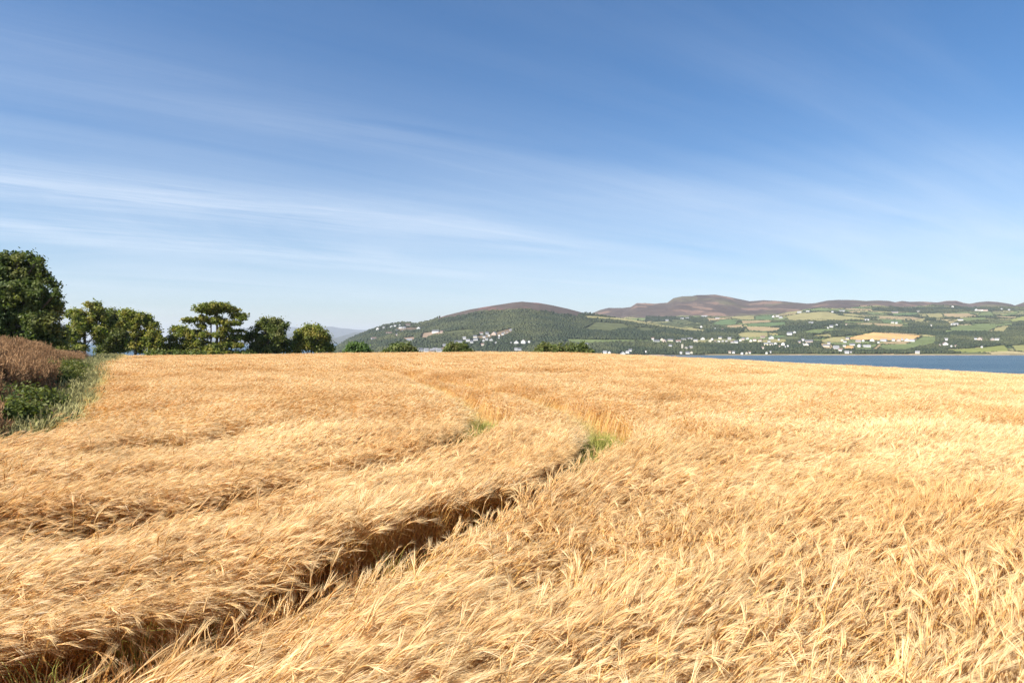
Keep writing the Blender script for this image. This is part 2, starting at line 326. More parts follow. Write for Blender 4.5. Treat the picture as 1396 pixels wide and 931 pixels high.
FIELDS = [
 ([(795, 430), (812, 431), (850, 434.3), (875, 438), (900, 440.5), (925, 444), (962, 450), (962, 452.5), (940, 451.5), (915, 447.5), (880, 443.5), (860, 439.5), (835, 436), (800, 433.5)], YEL),
 ([(795, 449), (812, 439), (850, 441), (862, 447), (830, 452)], OLV),
 ([(862, 447), (880, 446), (900, 450), (880, 453)], OLV),
 ([(772, 462), (800, 462.5), (890, 463.7), (918, 464.6), (918, 466.5), (860, 466.8), (820, 467.5), (800, 469), (776, 469)], GRN),
 ([(576, 454), (590, 452), (603, 452.5), (604, 456), (590, 458), (580, 462), (574, 462)], EARTH),
 ([(603, 452.5), (640, 449), (650, 450), (650, 453), (630, 456), (606, 456)], OLV),
 ([(548, 461), (565, 459), (567, 463), (560, 465), (550, 464)], EARTH),
 ([(538, 447), (560, 446), (572, 447), (560, 452), (545, 453)], BRN),
 ([(648, 459), (668, 456), (690, 449), (699, 448), (697, 452), (684, 458), (672, 461), (655, 464)], BRN),
 ([(972, 441), (980, 436.5), (997, 436), (1006, 438.5), (1003, 442.5), (985, 443.5), (974, 443.5)], GRN2),
 ([(997, 431.5), (1029, 431), (1029, 435.5), (1012, 436), (998, 434)], YEL),
 ([(1029, 431), (1056, 430.5), (1054, 435.5), (1029, 436)], GRN2),
 ([(1010, 437.5), (1048, 436.5), (1056, 438), (1040, 440.5), (1012, 441)], TAN),
 ([(1018, 442), (1040, 439.8), (1071, 438.5), (1071, 444), (1050, 445.3), (1020, 445)], GRN2),
 ([(990, 443.5), (1012, 442.5), (1014, 446.5), (992, 448)], TAN),
 ([(1017, 445.7), (1045, 445.6), (1066, 447), (1060, 451), (1040, 451.6), (1020, 450.5)], TAN),
 ([(1006, 455), (1020, 452.5), (1047, 453.5), (1048, 459), (1020, 460), (1008, 459)], YEL),
 ([(1071, 431), (1088, 428), (1115, 425), (1130, 425), (1145, 430), (1180, 434), (1180, 436), (1150, 437), (1077, 437.5)], YEL),
 ([(1145, 427), (1165, 428), (1180, 431), (1182, 433), (1150, 430)], YEL),
 ([(1105, 421.5), (1145, 421), (1148, 424), (1120, 424.5), (1105, 424)], GRN),
 ([(1150, 424.5), (1170, 424), (1180, 427), (1160, 427)], TAN),
 ([(1095, 452), (1110, 449), (1138, 448), (1138, 451.5), (1118, 456), (1100, 456)], GRN),
 ([(1108, 457.5), (1130, 455), (1135, 457), (1135, 460), (1112, 460)], YEL),
 ([(1060, 460), (1078, 458), (1092, 460), (1090, 463), (1070, 463)], OLV),
 ([(1118, 464), (1135, 459.5), (1152, 459), (1160, 463), (1150, 467), (1122, 467)], YEL),
 ([(1190, 453), (1258, 457.5), (1250, 461), (1243, 464.5), (1215, 463.5), (1170, 464), (1153, 461.5), (1165, 458.5)], ORG),
 ([(1205, 466), (1243, 465), (1236, 468.5), (1206, 469)], TAN),
 ([(1258, 458.8), (1277, 459), (1277, 466), (1262, 472), (1235, 477), (1208, 476.5), (1199, 474), (1202, 470), (1236, 469), (1248, 464)], GRN),
 ([(1190, 475), (1200, 468.5), (1203, 469), (1196, 477)], TAN),
 ([(1152, 471), (1162, 471.5), (1166, 474), (1160, 477), (1151, 476)], ORG),
 ([(1163, 475), (1190, 473.5), (1188, 478), (1168, 478)], GRN),
 ([(1290, 477), (1320, 475), (1350, 472.8), (1370, 470), (1376, 478.5), (1340, 480), (1292, 480)], (.20, .215, .06)),
 ([(1379, 471), (1398, 470), (1430, 470), (1430, 479), (1384, 478.5)], (.24, .235, .085)),
 ([(1293, 447), (1310, 443.5), (1350, 443), (1362, 444), (1353, 449), (1345, 452.5), (1300, 452.5)], GRN),
 ([(1354, 449), (1366, 444.5), (1376, 445), (1370, 452.5), (1355, 452.5)], YEL),
 ([(1376, 436), (1396, 431), (1430, 430), (1430, 436), (1380, 438.5)], (.23, .245, .08)),
 ([(1331, 431.5), (1337, 426), (1352, 425), (1356, 431)], GRN),
 ([(1286, 427.5), (1320, 427), (1334, 431), (1300, 433), (1286, 432)], TAN),
 ([(1362, 431), (1385, 424.5), (1390, 426), (1378, 431)], GRN),
 ([(1310, 434), (1345, 432), (1345, 436), (1316, 439)], GRN),
 ([(1216, 427), (1252, 426), (1250, 430), (1218, 430.5)], GRN2),
 ([(1196, 431), (1245, 432), (1262, 435), (1258, 440), (1246, 440), (1240, 434), (1200, 434.5)], TAN),
 ([(1200, 436), (1230, 436), (1232, 440), (1204, 440)], GRN2),
 ([(1246, 436), (1262, 434), (1262, 439.5), (1248, 440)], YEL),
 ([(1190, 441), (1232, 442), (1230, 446), (1195, 445)], TAN),
 ([(1262, 428), (1284, 427), (1290, 432), (1268, 434)], YEL),
 ([(880, 439.8), (905, 441), (925, 442), (945, 444), (930, 447)], OLV),
 ([(905, 435.5), (935, 436), (950, 441), (930, 440)], OLV),
 ([(964, 434), (974, 433.5), (980, 438), (966, 438)], TAN),
 ([(908, 467.5), (920, 467.6), (920, 468.6), (902, 468.6)], PAL),
 ([(1118, 468), (1132, 468), (1140, 477), (1128, 478), (1120, 475)], TAN),
]
WOODS = [
 [(880, 452), (900, 448), (930, 449), (960, 453), (1004, 456), (1006, 462), (940, 462), (918, 463), (880, 462)],
 [(800, 470), (860, 468.5), (905, 468), (935, 468), (985, 468.5), (1040, 468.5), (1085, 475), (1135, 478), (1135, 482.2), (800, 483)],
 [(880, 431), (930, 432), (975, 435), (970, 441), (940, 439), (905, 437), (880, 438)],
 [(955, 440), (990, 446), (1015, 450), (1005, 456), (975, 453), (955, 449)],
 [(1075, 438.5), (1130, 438), (1152, 437.5), (1150, 440), (1128, 444), (1110, 448), (1092, 451), (1080, 450), (1072, 443)],
 [(1048, 449), (1075, 444), (1092, 452), (1094, 458), (1075, 459), (1060, 455)],
 [(1072, 464), (1108, 463), (1110, 471), (1090, 476), (1070, 474)],
 [(1086, 457), (1105, 454), (1122, 458), (1120, 462.5), (1090, 462)],
 [(1138, 446), (1150, 444), (1200, 445), (1255, 446), (1288, 449), (1290, 460), (1262, 456), (1192, 452), (1165, 457), (1140, 459.5), (1134, 456)],
 [(1098, 466), (1120, 466), (1123, 476), (1100, 478)],
 [(1235, 436.5), (1262, 440.5), (1282, 437), (1294, 440), (1294, 446), (1240, 446)],
 [(1262, 433.5), (1276, 433.5), (1276, 437.5), (1262, 437.5)],
 [(1277, 459), (1300, 452.5), (1350, 453), (1396, 455), (1430, 456), (1430, 469), (1372, 469.5), (1350, 472), (1320, 474.5), (1290, 476), (1277, 470)],
 [(1235, 478), (1262, 472.5), (1278, 468), (1292, 476), (1292, 481.5), (1240, 482)],
 [(1135, 478), (1200, 478), (1235, 478.5), (1240, 482.3), (1135, 482.3)],
 [(1372, 446), (1396, 440), (1430, 438), (1430, 456), (1370, 454)],
 [(1380, 439.5), (1430, 437), (1430, 442), (1380, 443)],
 [(1188, 418), (1240, 420), (1292, 419), (1340, 419), (1396, 419), (1430, 418), (1430, 423), (1360, 423.5), (1300, 424.5), (1250, 426), (1190, 424)],
 [(1300, 439.5), (1345, 437), (1350, 441), (1300, 442.5)],
 [(1292, 480), (1300, 478), (1310, 481.5), (1292, 482)],
 [(1118, 474.5), (1130, 476), (1130, 482), (1118, 482)],
]
# irregular field parcels everywhere else: nearest jittered centre, hedge where two parcels meet
def parcels(X, Y, cw=185., ch=150., ang=.35):
    x = (X*cos(ang)+Y*sin(ang))/cw; y = (-X*sin(ang)+Y*cos(ang))/ch
    ix = np.floor(x); iy = np.floor(y)
    d1 = np.full(X.shape, 9.); d2 = d1.copy(); idx = np.zeros(X.shape)
    for a in (-1, 0, 1):
        for b in (-1, 0, 1):
            cx = ix+a; cy = iy+b
            jx = cx+.15+.7*_h(cx, cy, 101); jy = cy+.15+.7*_h(cx, cy, 202)
            d = np.maximum(np.abs(x-jx), np.abs(y-jy))*.7+.3*np.hypot(x-jx, y-jy); hh = _h(cx, cy, 303)
            n = d < d1
            d2 = np.where(n, d1, np.minimum(d2, d)); idx = np.where(n, hh, idx); d1 = np.where(n, d, d1)
    return idx, (d2-d1)*cw
HEATH = [[(596, 436), (609, 428), (625, 423), (650, 418), (690, 410), (735, 411), (770, 418), (800, 427), (786, 430), (778, 429), (760, 426), (742, 424), (735, 426), (720, 423), (695, 424), (670, 422.5), (655, 425), (628, 430), (612, 432.5)],
         [(758, 426), (786, 426), (785, 429.5), (758, 428)]]
MOORLINE = np.array([(700, 460), (800, 431), (840, 433), (870, 433), (900, 432), (960, 431), (1010, 431), (1060, 427), (1085, 423), (1120, 419), (1160, 419), (1190, 417), (1240, 417.5), (1290, 416.5), (1330, 419), (1396, 419), (1600, 419)])
def landcover(X, Y, Z, H1):
    """base colour and a wood mask for points of the far shore"""
    PX = X/Y*F+698; PY = 465.5-(Z-CZ)/Y*F
    c = np.zeros(X.shape+(3,)); wood = np.zeros(X.shape, bool)
    idx, e = parcels(X, Y)
    pal = np.array([GRN, YEL, GRN2, OLV, TAN, (.21, .20, .085), GRN, (.17, .17, .08), OLV, YEL, (.30, .25, .13)])
    c[:] = pal[np.clip((idx*len(pal)).astype(int), 0, len(pal)-1)]
    n = fbm(X/120, Y/120, 61, 4)[..., None]
    c *= .98*(1+.18*n)
    scrub = (fbm(X/260, Y/260, 63, 3) > .30)
    wood |= scrub & (Y > SH+60)
    hedge = e < 9
    moor = PY+2.2*fbm(X/140, Y/200, 64, 4) < np.interp(PX, MOORLINE[:, 0], MOORLINE[:, 1])
    moor &= ~H1
    wood |= H1
    for h in HEATH:
        r = inpoly(PX+3*fbm(X/60, Y/60, 66, 3), PY+3.2*fbm(X/110, Y/90, 65, 4), h) & H1
        wood[r] = False; hedge[r] = False
        k = fbm(X/140, Y/140, 67, 4)
        cc = np.where((k > .12)[..., None], np.array((.125, .068, .055)), np.array((.080, .060, .048)))
        c[r] = cc[r]
    w2 = np.zeros(X.shape, bool)
    for q in WOODS: w2 |= inpoly(PX, PY, q)
    wob = 1.2*fbm(X/45, Y/70, 69, 2)
    for q, colr in FIELDS:
        r = inpoly(PX+wob, PY+.18*wob, q)
        c[r] = .88*np.array(colr)*(1+.16*n[r]); wood[r] = False; hedge[r] = False; w2[r] = False
    wood |= w2
    k = fbm(X/190, Y/260, 71, 5); k2 = fbm(X/60, Y/120, 73, 3)
    heath = np.array((.080, .060, .048))*(1+.3*k[..., None]); pink = np.array((.185, .120, .085)); grs = np.array((.105, .092, .055))
    mm = heath+(pink-heath)*sstep(.12, .5, k+.35*k2)[..., None]; mm = mm+(grs-mm)*sstep(.2, .5, fbm(X/300, Y/200, 75, 4)-.2*k)[..., None]
    c[moor] = mm[moor]; wood[moor & ~w2] = False; hedge[moor] = False
    c[wood] = np.array(WOOD)
    c[hedge & ~wood] = np.array((.045, .055, .028))
    dsh = Y-(SH+18*fbm(X/160, X*0+1.3, 78, 3))
    b = (dsh < 16) & (Z < SEA_Z+6)
    c[b] = np.array((.36, .27, .20))
    c[(dsh >= 16) & (dsh < 45) & ~wood] = np.array((.20, .165, .085))
    wood[dsh < 22] = False; hedge[dsh < 40] = False
    return c, wood, hedge
Cg, Wg, Hg = landcover(Xg, Yg, Zg, H1g)
m, t = mat('far_land')
a = t.n('ShaderNodeAttribute', attribute_name='tint'); g = t.n('ShaderNodeNewGeometry')
v1 = t.ramp(t.noise(g.outputs['Position'], .012, 6, .7), [(.3, (.78,)*3), (.7, (1.2,)*3)])
v2 = t.ramp(t.noise(g.outputs['Position'], .09, 4, .7), [(.3, (.82,)*3), (.7, (1.15,)*3)])
c = t.mix(1.0, t.mix(1.0, a.outputs['Color'], v1, 'MULTIPLY'), v2, 'MULTIPLY')
p = t.n('ShaderNodeBsdfPrincipled', i_Roughness=.95); p.inputs['Specular IOR Level'].default_value = .1; t.l(c, p.inputs['Base Color'])
b = t.n('ShaderNodeBump', i_Strength=.8, i_Distance=6); t.l(t.noise(g.outputs['Position'], .03, 5, .7), b.inputs['Height']); t.l(b.outputs[0], p.inputs['Normal'])
o = t.n('ShaderNodeOutputMaterial'); t.l(p.outputs[0], o.inputs[0]); LAND = m
nx, ny = len(US), len(YS)
i = np.arange(ny-1)[:, None]*nx+np.arange(nx-1)[None, :]
ff = np.stack([i, i+1, i+1+nx, i+nx], -1).reshape(-1, 4)
me = mesh_np('hills', np.stack([Xg.ravel(), Yg.ravel(), Zg.ravel()], 1), ff, LAND, True, Cg.reshape(-1, 3))
tag(link('hills', me), kind='structure')

# distant mountains down the lough
def range_mesh(name, prof, Y0, depth, m, seed):
    prof = np.array(prof, float)
    P = np.linspace(prof[0, 0], prof[-1, 0], 260); top = np.interp(P, prof[:, 0], prof[:, 1])
    rows = 14; V = []
    for r in range(rows*2+1):
        k = r/rows; Y = Y0+(k-1)*depth; hgt = 1-abs(k-1)
        X = (P-698)/F*Y0*(1+(k-1)*.02)
        z = SEA_Z-2+(pz(top, Y0)-SEA_Z+2)*hgt**.8
        z = z+Y0*.0022*fbm(P/14, P*0+r*.5, seed, 4)*(1-abs(2*hgt-1)*.6)*(hgt > 0)
        V.append(np.stack([X, np.full_like(X, Y), z], 1))
    V = np.concatenate(V); n = len(P)
    i = np.arange(rows*2)[:, None]*n+np.arange(n-1)[None, :]
    f = np.stack([i, i+1, i+1+n, i+n], -1).reshape(-1, 4)
    return mesh_np(name, V, f, m, True)
MTN = plain('mountain_heath', (.060, .065, .048), .95, .3, .002)
tag(link('mountains', range_mesh('mountains', [(20, 478), (90, 471), (160, 470), (240, 468.5), (330, 463), (365, 459), (388, 454.5), (402, 454), (420, 459), (436, 463), (452, 459), (462, 461), (474, 456.5), (483, 453.5), (494, 453.5), (510, 458), (560, 466), (620, 480)], 14500, 2500, MTN, 91)), kind='structure')
tag(link('mountains', range_mesh('mountains', [(-150, 470), (0, 466), (120, 463), (220, 460), (290, 452), (340, 447), (395, 445.5), (430, 447.5), (452, 444.5), (465, 447), (490, 449.5), (530, 450), (600, 457), (700, 470)], 25000, 3500, MTN, 95)), kind='structure')

# ------------------------------------------------------------------ haze
hz = bpy.data.meshes.new('haze'); bm = bmesh.new()
bmesh.ops.create_cube(bm, size=1)
X0, X1, Y0, Y1, Z0, Z1 = -30000, 30000, -800, 41000, SEA_Z-4.5, 760
for v in bm.verts: v.co = Vector(((X0+X1)/2+v.co.x*(X1-X0), (Y0+Y1)/2+v.co.y*(Y1-Y0), (Z0+Z1)/2+v.co.z*(Z1-Z0)))
bm.to_mesh(hz); bm.free()
m = bpy.data.materials.new('haze_air'); m.use_nodes = True; t = NT(m.node_tree)
pv = t.n('ShaderNodeVolumePrincipled'); pv.inputs['Density'].default_value = 3.7e-5; pv.inputs['Color'].default_value = (.80, .88, 1, 1)
pv.inputs['Anisotropy'].default_value = .1
o = t.n('ShaderNodeOutputMaterial'); t.l(pv.outputs[0], o.inputs['Volume']); hz.materials.append(m)
tag(link('haze', hz), 'thin summer haze over the lough and the far hills', 'haze', kind='stuff')

# ------------------------------------------------------------------ scattering: one mesh of points that instances a set of models
def scatter(name, pts, rot, scl, var, models, mats):
    """models: meshes; they live only in a collection outside the scene"""
    cl_ = bpy.data.collections.new(name+'_models')
    for k, me in enumerate(models):
        ob = bpy.data.objects.new('%s_model_%03d' % (name, k), me); cl_.objects.link(ob)
    me = bpy.data.meshes.new(name)
    n = len(pts); me.vertices.add(n); me.vertices.foreach_set('co', np.asarray(pts, np.float32).ravel())
    a = me.attributes.new('rot', 'FLOAT_VECTOR', 'POINT'); a.data.foreach_set('vector', np.asarray(rot, np.float32).ravel())
    a = me.attributes.new('scl', 'FLOAT_VECTOR', 'POINT'); a.data.foreach_set('vector', np.asarray(scl, np.float32).ravel())
    a = me.attributes.new('var', 'INT', 'POINT'); a.data.foreach_set('value', np.asarray(var, np.int32))
    for mm in mats: me.materials.append(mm)
    ob = link(name, me)
    ng = bpy.data.node_groups.new(name+'_scatter', 'GeometryNodeTree')
    ng.interface.new_socket('Geometry', in_out='INPUT', socket_type='NodeSocketGeometry')
    ng.interface.new_socket('Geometry', in_out='OUTPUT', socket_type='NodeSocketGeometry')
    N = ng.nodes.new; L = ng.links.new
    gi = N('NodeGroupInput'); go = N('NodeGroupOutput')
    ci = N('GeometryNodeCollectionInfo'); ci.inputs['Collection'].default_value = cl_
    ci.inputs['Separate Children'].default_value = True; ci.inputs['Reset Children'].default_value = True
    ip = N('GeometryNodeInstanceOnPoints'); ip.inputs['Pick Instance'].default_value = True
    def at(nm, ty):
        q = N('GeometryNodeInputNamedAttribute'); q.data_type = ty; q.inputs[0].default_value = nm; return q.outputs[0]
    e = N('FunctionNodeEulerToRotation'); L(at('rot', 'FLOAT_VECTOR'), e.inputs[0])
    L(gi.outputs[0], ip.inputs['Points']); L(ci.outputs[0], ip.inputs['Instance'])
    L(e.outputs[0], ip.inputs['Rotation']); L(at('scl', 'FLOAT_VECTOR'), ip.inputs['Scale']); L(at('var', 'INT'), ip.inputs['Instance Index'])
    L(ip.outputs[0], go.inputs[0])
    md = ob.modifiers.new('scatter', 'NODES'); md.node_group = ng
    return ob

# ------------------------------------------------------------------ woods of the far shore
def blob_mesh(name, r, h, m, seed, sub=2):
    rs = np.random.RandomState(seed)
    bm = bmesh.new(); bmesh.ops.create_icosphere(bm, subdivisions=sub, radius=1)
    v = np.array([q.co[:] for q in bm.verts]); f = np.array([[x.index for x in q.verts] for q in bm.faces]); bm.free()
    d = 1+.30*(rs.rand(len(v))-.5)+.35*fbm(v[:, 0]*1.7+seed, v[:, 1]*1.7+v[:, 2]*1.3, seed, 2)
    v = v*d[:, None]; v[:, 0] *= r; v[:, 1] *= r; v[:, 2] = v[:, 2]*h*.5+h*.45
    tn = rs.rand(len(v), 1)*np.ones((1, 3))
    return mesh_np(name, v, f, m, False, tn)
WOODLEAF = leafmat('far_woodland_leaves', (.018, .029, .013), (.042, .056, .023), .12, (.085, .092, .036), .0035, .22)
models = [blob_mesh('crown', 5.2, 9+k % 3*1.5, WOODLEAF, 200+k) for k in range(5)]+[blob_mesh('conifer_crown', 3.2, 13, WOODLEAF, 300+k) for k in range(2)]
models += [blob_mesh('hedge_bush', 3.0, 3.2, WOODLEAF, 400+k, 1) for k in range(3)]

# houses: (picture x, picture y of the foot, width in photo pixels, finish)
HOUSES = {
 'on the left shoulder of the wooded hill': [(515, 449.5, 5, 'w'), (523, 447.5, 3, 'w'), (534, 446.5, 6, 'w'), (538.5, 445.3, 4, 'w'), (545, 444.5, 3, 'w'), (546, 448, 5, 'w'), (551, 448, 4, 'w'), (556, 444, 7, 'c'), (571, 448.5, 6, 'w'), (541, 452, 4, 'p'), (549, 452.5, 3, 'w')],
 'low on the left end of the wooded hill': [(530, 455.5, 9, 'w'), (541, 457.5, 3, 'p'), (509.5, 462.5, 8, 'w'), (558, 464.5, 8, 'w'), (594, 453.5, 11, 'W'), (602, 453.5, 4, 'p'), (606, 472, 5, 'w')],
 'in the white rows just over the field brow': [(573, 480, 7, 'T'), (581, 480.5, 7, 'T'), (589, 481, 7, 't'), (598, 480.5, 8, 'T'), (606, 479.5, 8, 'T'), (593, 477.5, 7, 'p')],
 "in the hillside village's left half": [(625, 467, 12, 'w'), (633, 462.5, 5, 'w'), (638, 465.5, 6, 'w'), (643, 467.5, 5, 'w'), (648, 460.5, 6, 'c'), (648.5, 464, 7, 'w'), (656, 456, 6, 'w'), (659, 465.5, 4, 'w'), (658, 471, 5, 'c'), (660, 460.5, 4, 'w')],
 "in the hillside village's right half": [(664, 455.7, 5, 'w'), (666.5, 458.5, 4, 'w'), (663.5, 464, 4, 'w'), (669.5, 464.5, 5, 'w'), (674, 456, 8, 'p'), (676, 468, 3.5, 'w'), (681, 458.5, 3, 'w'), (685.5, 456.5, 4, 'w'), (687.5, 454.5, 3, 'c'), (691.5, 454, 3, 'p'), (696.5, 451, 3.5, 'b'), (680, 461.5, 2.5, 'w')],
 'in the white group below the wooded hill': [(704, 468, 8, 'w'), (714, 467.8, 8, 'W'), (721.5, 467, 4, 'w'), (703.5, 477.5, 5, 'w'), (708.5, 477.5, 5, 'w'), (696.5, 468, 2.5, 'w')],
 'by the water left of the tower': [(800, 471, 5, 'c'), (825, 482, 6, 'w'), (831, 482, 5, 'w'), (849, 483, 8, 'w'), (856, 481.5, 6, 'w'), (859.5, 479, 5, 'w'), (881, 480.5, 2.5, 'w'), (914, 472.8, 5, 'w'), (928.5, 482.3, 3.5, 'w')],
 'at the left end of the long village row': [(890, 463, 4, 'w'), (895, 465.8, 9, 'w'), (902.5, 464, 5, 'c'), (906, 466, 8, 'p'), (914, 464.8, 8, 'c'), (925, 466.5, 8, 'w'), (932, 464, 8, 'c'), (941, 463, 8, 'c')],
 'in the middle of the long village row': [(948.5, 466, 6, 'c'), (958, 463, 7, 'w'), (968, 466, 5, 'c'), (971, 463.5, 4, 'w'), (975, 467, 2.5, 'w'), (980, 467, 5, 'w'), (985.5, 466.5, 3, 'w'), (982, 462, 5, 'c'), (990.5, 466, 3, 'w'), (994.5, 463, 5, 'b'), (998, 467.7, 4, 'w'), (1003.5, 467.7, 6, 'w')],
 'at the right end of the long village row': [(1009.5, 465, 4, 'w'), (1013.5, 463.5, 5, 'p'), (1019, 462.5, 4, 'w'), (1024, 465.7, 4, 'w'), (1029, 464.7, 5, 'w'), (1036.5, 465.7, 5, 'c'), (1040, 460.7, 6, 'p'), (1051.5, 462, 7, 'W'), (1048.5, 466.7, 4, 'w'), (1062, 464, 2.5, 'w')],
 'among the trees right of the village row': [(1044.5, 471, 6, 'y'), (1052, 470.7, 6, 'c'), (1057.5, 470, 5, 'w'), (1063, 473.5, 3, 'c'), (1068, 470.7, 6, 'W'), (1070.5, 474, 3, 'w'), (1074.5, 473, 4, 'w'), (1040, 475.5, 4, 'c')],
 'along the shore below the village': [(936, 476, 6, 'g'), (942, 474.8, 5, 'g'), (937.5, 482.5, 6, 'w'), (942.8, 482, 5, 'c'), (995, 481.3, 4, 'c'), (1000.5, 481.7, 4, 'w'), (1012, 483, 4, 'w'), (1017.5, 482.5, 4, 'c'), (1022, 482, 4, 'w'), (1045, 482.5, 3.5, 'w'), (1050.5, 481, 2.5, 'w')],
 'high under the heather on the moor edge': [(909.5, 437.5, 4, 'w'), (930, 435, 5, 'w'), (937, 434.5, 5, 'w'), (960.5, 432, 9, 'w'), (978, 435, 6, 'p'), (956, 446.5, 4, 'w'), (975, 449, 2.5, 'w'), (985, 450, 2, 'w')],
 'on the farm slopes above the village': [(1054.5, 432.5, 4, 'w'), (1060, 432, 5, 'w'), (1064.5, 434, 5, 'b'), (1077, 456.5, 8, 'W'), (1083.5, 454.5, 5, 'w'), (1090, 426.5, 6, 'b'), (1101.5, 425, 5, 'w'), (1106, 441, 7, 'b'), (1135, 426, 3, 'w'), (1148, 425, 8, 'w')],
 'at the left of the harbour village': [(1090, 467.5, 4, 'p'), (1095, 464.7, 4, 'w'), (1103, 466.5, 12, 'p'), (1095.5, 470.7, 2, 'w'), (1101, 471, 8, 'c'), (1127, 472.7, 10, 'c'), (1140, 475.5, 8, 'G'), (1130, 469, 4, 'w'), (1146, 478.5, 6, 'w'), (1151.5, 472.7, 4, 'c')],
 'in the middle of the harbour village': [(1154.5, 481.7, 6, 'w'), (1160.5, 481, 3, 'w'), (1162, 470.7, 7, 'w'), (1172, 473, 5, 'W'), (1182, 473, 10, 'w'), (1170, 466.7, 7, 'p'), (1156, 462.7, 5, 'p'), (1148, 465, 4, 'c'), (1152, 467, 4, 'w'), (1177, 465.5, 4, 'w')],
 'in the row under the golden stubble field': [(1189, 465, 7, 'w'), (1198, 467.7, 3, 'w'), (1205, 465.2, 9, 'w'), (1218, 464.8, 4, 'w'), (1225, 465.3, 6, 'p'), (1230, 464, 3, 'b'), (1236, 464.8, 7, 'w'), (1244, 465.5, 7, 'w')],
 'on the pasture slope above the dark wood': [(1133.5, 446.3, 4.5, 'W'), (1140.5, 444.3, 3.5, 'w'), (1129, 448, 2.5, 'w'), (1154, 443.5, 2.5, 'c'), (1182, 437, 6, 'w'), (1217, 441, 4, 'c'), (1222.5, 441.3, 3, 'w'), (1220, 426.7, 9, 'p'), (1252, 425.5, 4.5, 'c'), (1269.5, 445, 2.5, 'c')],
 'at the far right near the water': [(1251, 482, 6, 'c'), (1281.5, 472, 3.5, 'p'), (1288.5, 471, 8, 'W'), (1290, 464.2, 5, 'w'), (1297, 473, 3, 'w'), (1303, 472.7, 2.5, 'c'), (1330, 463, 4, 'w'), (1336.5, 463.5, 8, 'p'), (1338.5, 474, 2.5, 'w'), (1353, 464, 5, 'p'), (1359.5, 464, 6, 'w')],
 'high at the far right under the moor': [(1299, 419, 3, 'w'), (1298, 443.3, 3, 'b'), (1303, 443, 7, 'b'), (1309.5, 437, 7, 'w'), (1331, 423.5, 4, 'w'), (1337, 423.7, 8, 'w'), (1344, 424, 6, 'p'), (1366, 422.5, 3, 'b'), (1376, 423.5, 3, 'b')],
}
hs = []
for cl_n, L_ in HOUSES.items():
    for k, (hx, hy, hw, hf) in enumerate(sorted(L_)):
        X, Y, Z = far_at(hx, hy); hs.append((cl_n, k, len(L_), X, Y, Z, hw*Y/F, hf))
TOWER = far_at(930.2, 475.3)
clear = np.array([(h[3], h[4], h[6]) for h in hs]+[(TOWER[0], TOWER[1], 8)])

rs = np.random.RandomState(11)
n = 230000
uu = rs.uniform(-.40, .98, n); yy = np.sqrt(rs.uniform(2205**2, 6400**2, n)); xx = uu*yy
zz_, hh1 = far_z(xx, yy)
cc, ww, he = landcover(xx, yy, zz_, hh1)
area = (.98+.40)*(6400**2-2205**2)/2; 
dens = area/n     # m2 per try
keep = ww & (zz_ > SEA_Z+1)
hidden = (yy > YH+80) & hh1
keep &= ~hidden
# a second, denser draw in the woods near the water
n2 = 60000
uu2 = rs.uniform(-.27, .80, n2); yy2 = np.sqrt(rs.uniform(2225**2, 3200**2, n2)); xx2 = uu2*yy2
z2_, h2_ = far_z(xx2, yy2); c2_, w2_, e2_ = landcover(xx2, yy2, z2_, h2_)
# hedgerows
n3 = 260000
uu3 = rs.uniform(.05, .85, n3); yy3 = np.sqrt(rs.uniform(2260**2, 5600**2, n3)); xx3 = uu3*yy3
z3_, h3_ = far_z(xx3, yy3); c3_, w3_, e3_ = landcover(xx3, yy3, z3_, h3_)
# hedges along the borders of the drawn fields
bx, by, bz = [], [], []
for q, _c in FIELDS:
    P = [far_at(min(a_, 1430), b_) for a_, b_ in q]
    for (xa, ya, za), (xb, yb, zb) in zip(P, P[1:]+P[:1]):
        L_ = math.hypot(xb-xa, yb-ya)
        if L_ > 900: continue
        for s_k in range(int(L_/5.5)):
            k = (s_k+rs.rand())/max(1, int(L_/5.5))
            if vnoise(xa/60+k*L_/60, ya/60, 7) < .33: continue
            bx.append(xa+(xb-xa)*k+rs.randn()*1.5); by.append(ya+(yb-ya)*k+rs.randn()*1.5)
bx = np.array(bx); by = np.array(by); bz, _ = far_z(bx, by)
def open_ground(X, Y):
    ok = np.ones(len(X), bool)
    for cx_, cy_, cw_ in clear:
        u = X-cx_*Y/cy_                      # off the line from house to field
        d = cy_-Y
        ok &= ~((np.abs(u) < cw_*.45+2.5) & (d > -cw_*.4-5) & (d < 62))
    return ok
P1 = np.stack([xx, yy, zz_], 1)[keep]; P2 = np.stack([xx2, yy2, z2_], 1)[w2_ & (z2_ > SEA_Z+1)]
P3 = np.stack([xx3, yy3, z3_], 1)[e3_ & ~w3_ & (z3_ > SEA_Z+2)]; P4 = np.stack([bx, by, bz], 1)
def pk(P, lo, hi, s0, s1):
    ok = open_ground(P[:, 0], P[:, 1]); P = P[ok]; n = len(P)
    s = rs.uniform(s0, s1, n)*(.8+.4*vnoise(P[:, 0]/80, P[:, 1]/80, 3)); 
    return P, rs.randint(lo, hi, n), np.stack([s, s, s*rs.uniform(.8, 1.2, n)], 1)
A = [pk(P1, 0, 5, .5, .95), pk(P2, 0, 5, .5, .95), pk(P3, 7, 10, .6, 1.5), pk(P4, 7, 10, .5, 1.15)]
v_wood = A[0][1]; con = fbm(A[0][0][:, 0]/200, A[0][0][:, 1]/200, 55, 3) > .3; v_wood[con] = 5+v_wood[con] % 2
PT = np.concatenate([q[0] for q in A]); VA = np.concatenate([q[1] for q in A]); SC = np.concatenate([q[2] for q in A])
PT[:, 2] -= .8
RO = np.zeros((len(PT), 3)); RO[:, 2] = rs.uniform(0, 6.28, len(PT))
print('WOOD points', [len(q[0]) for q in A])
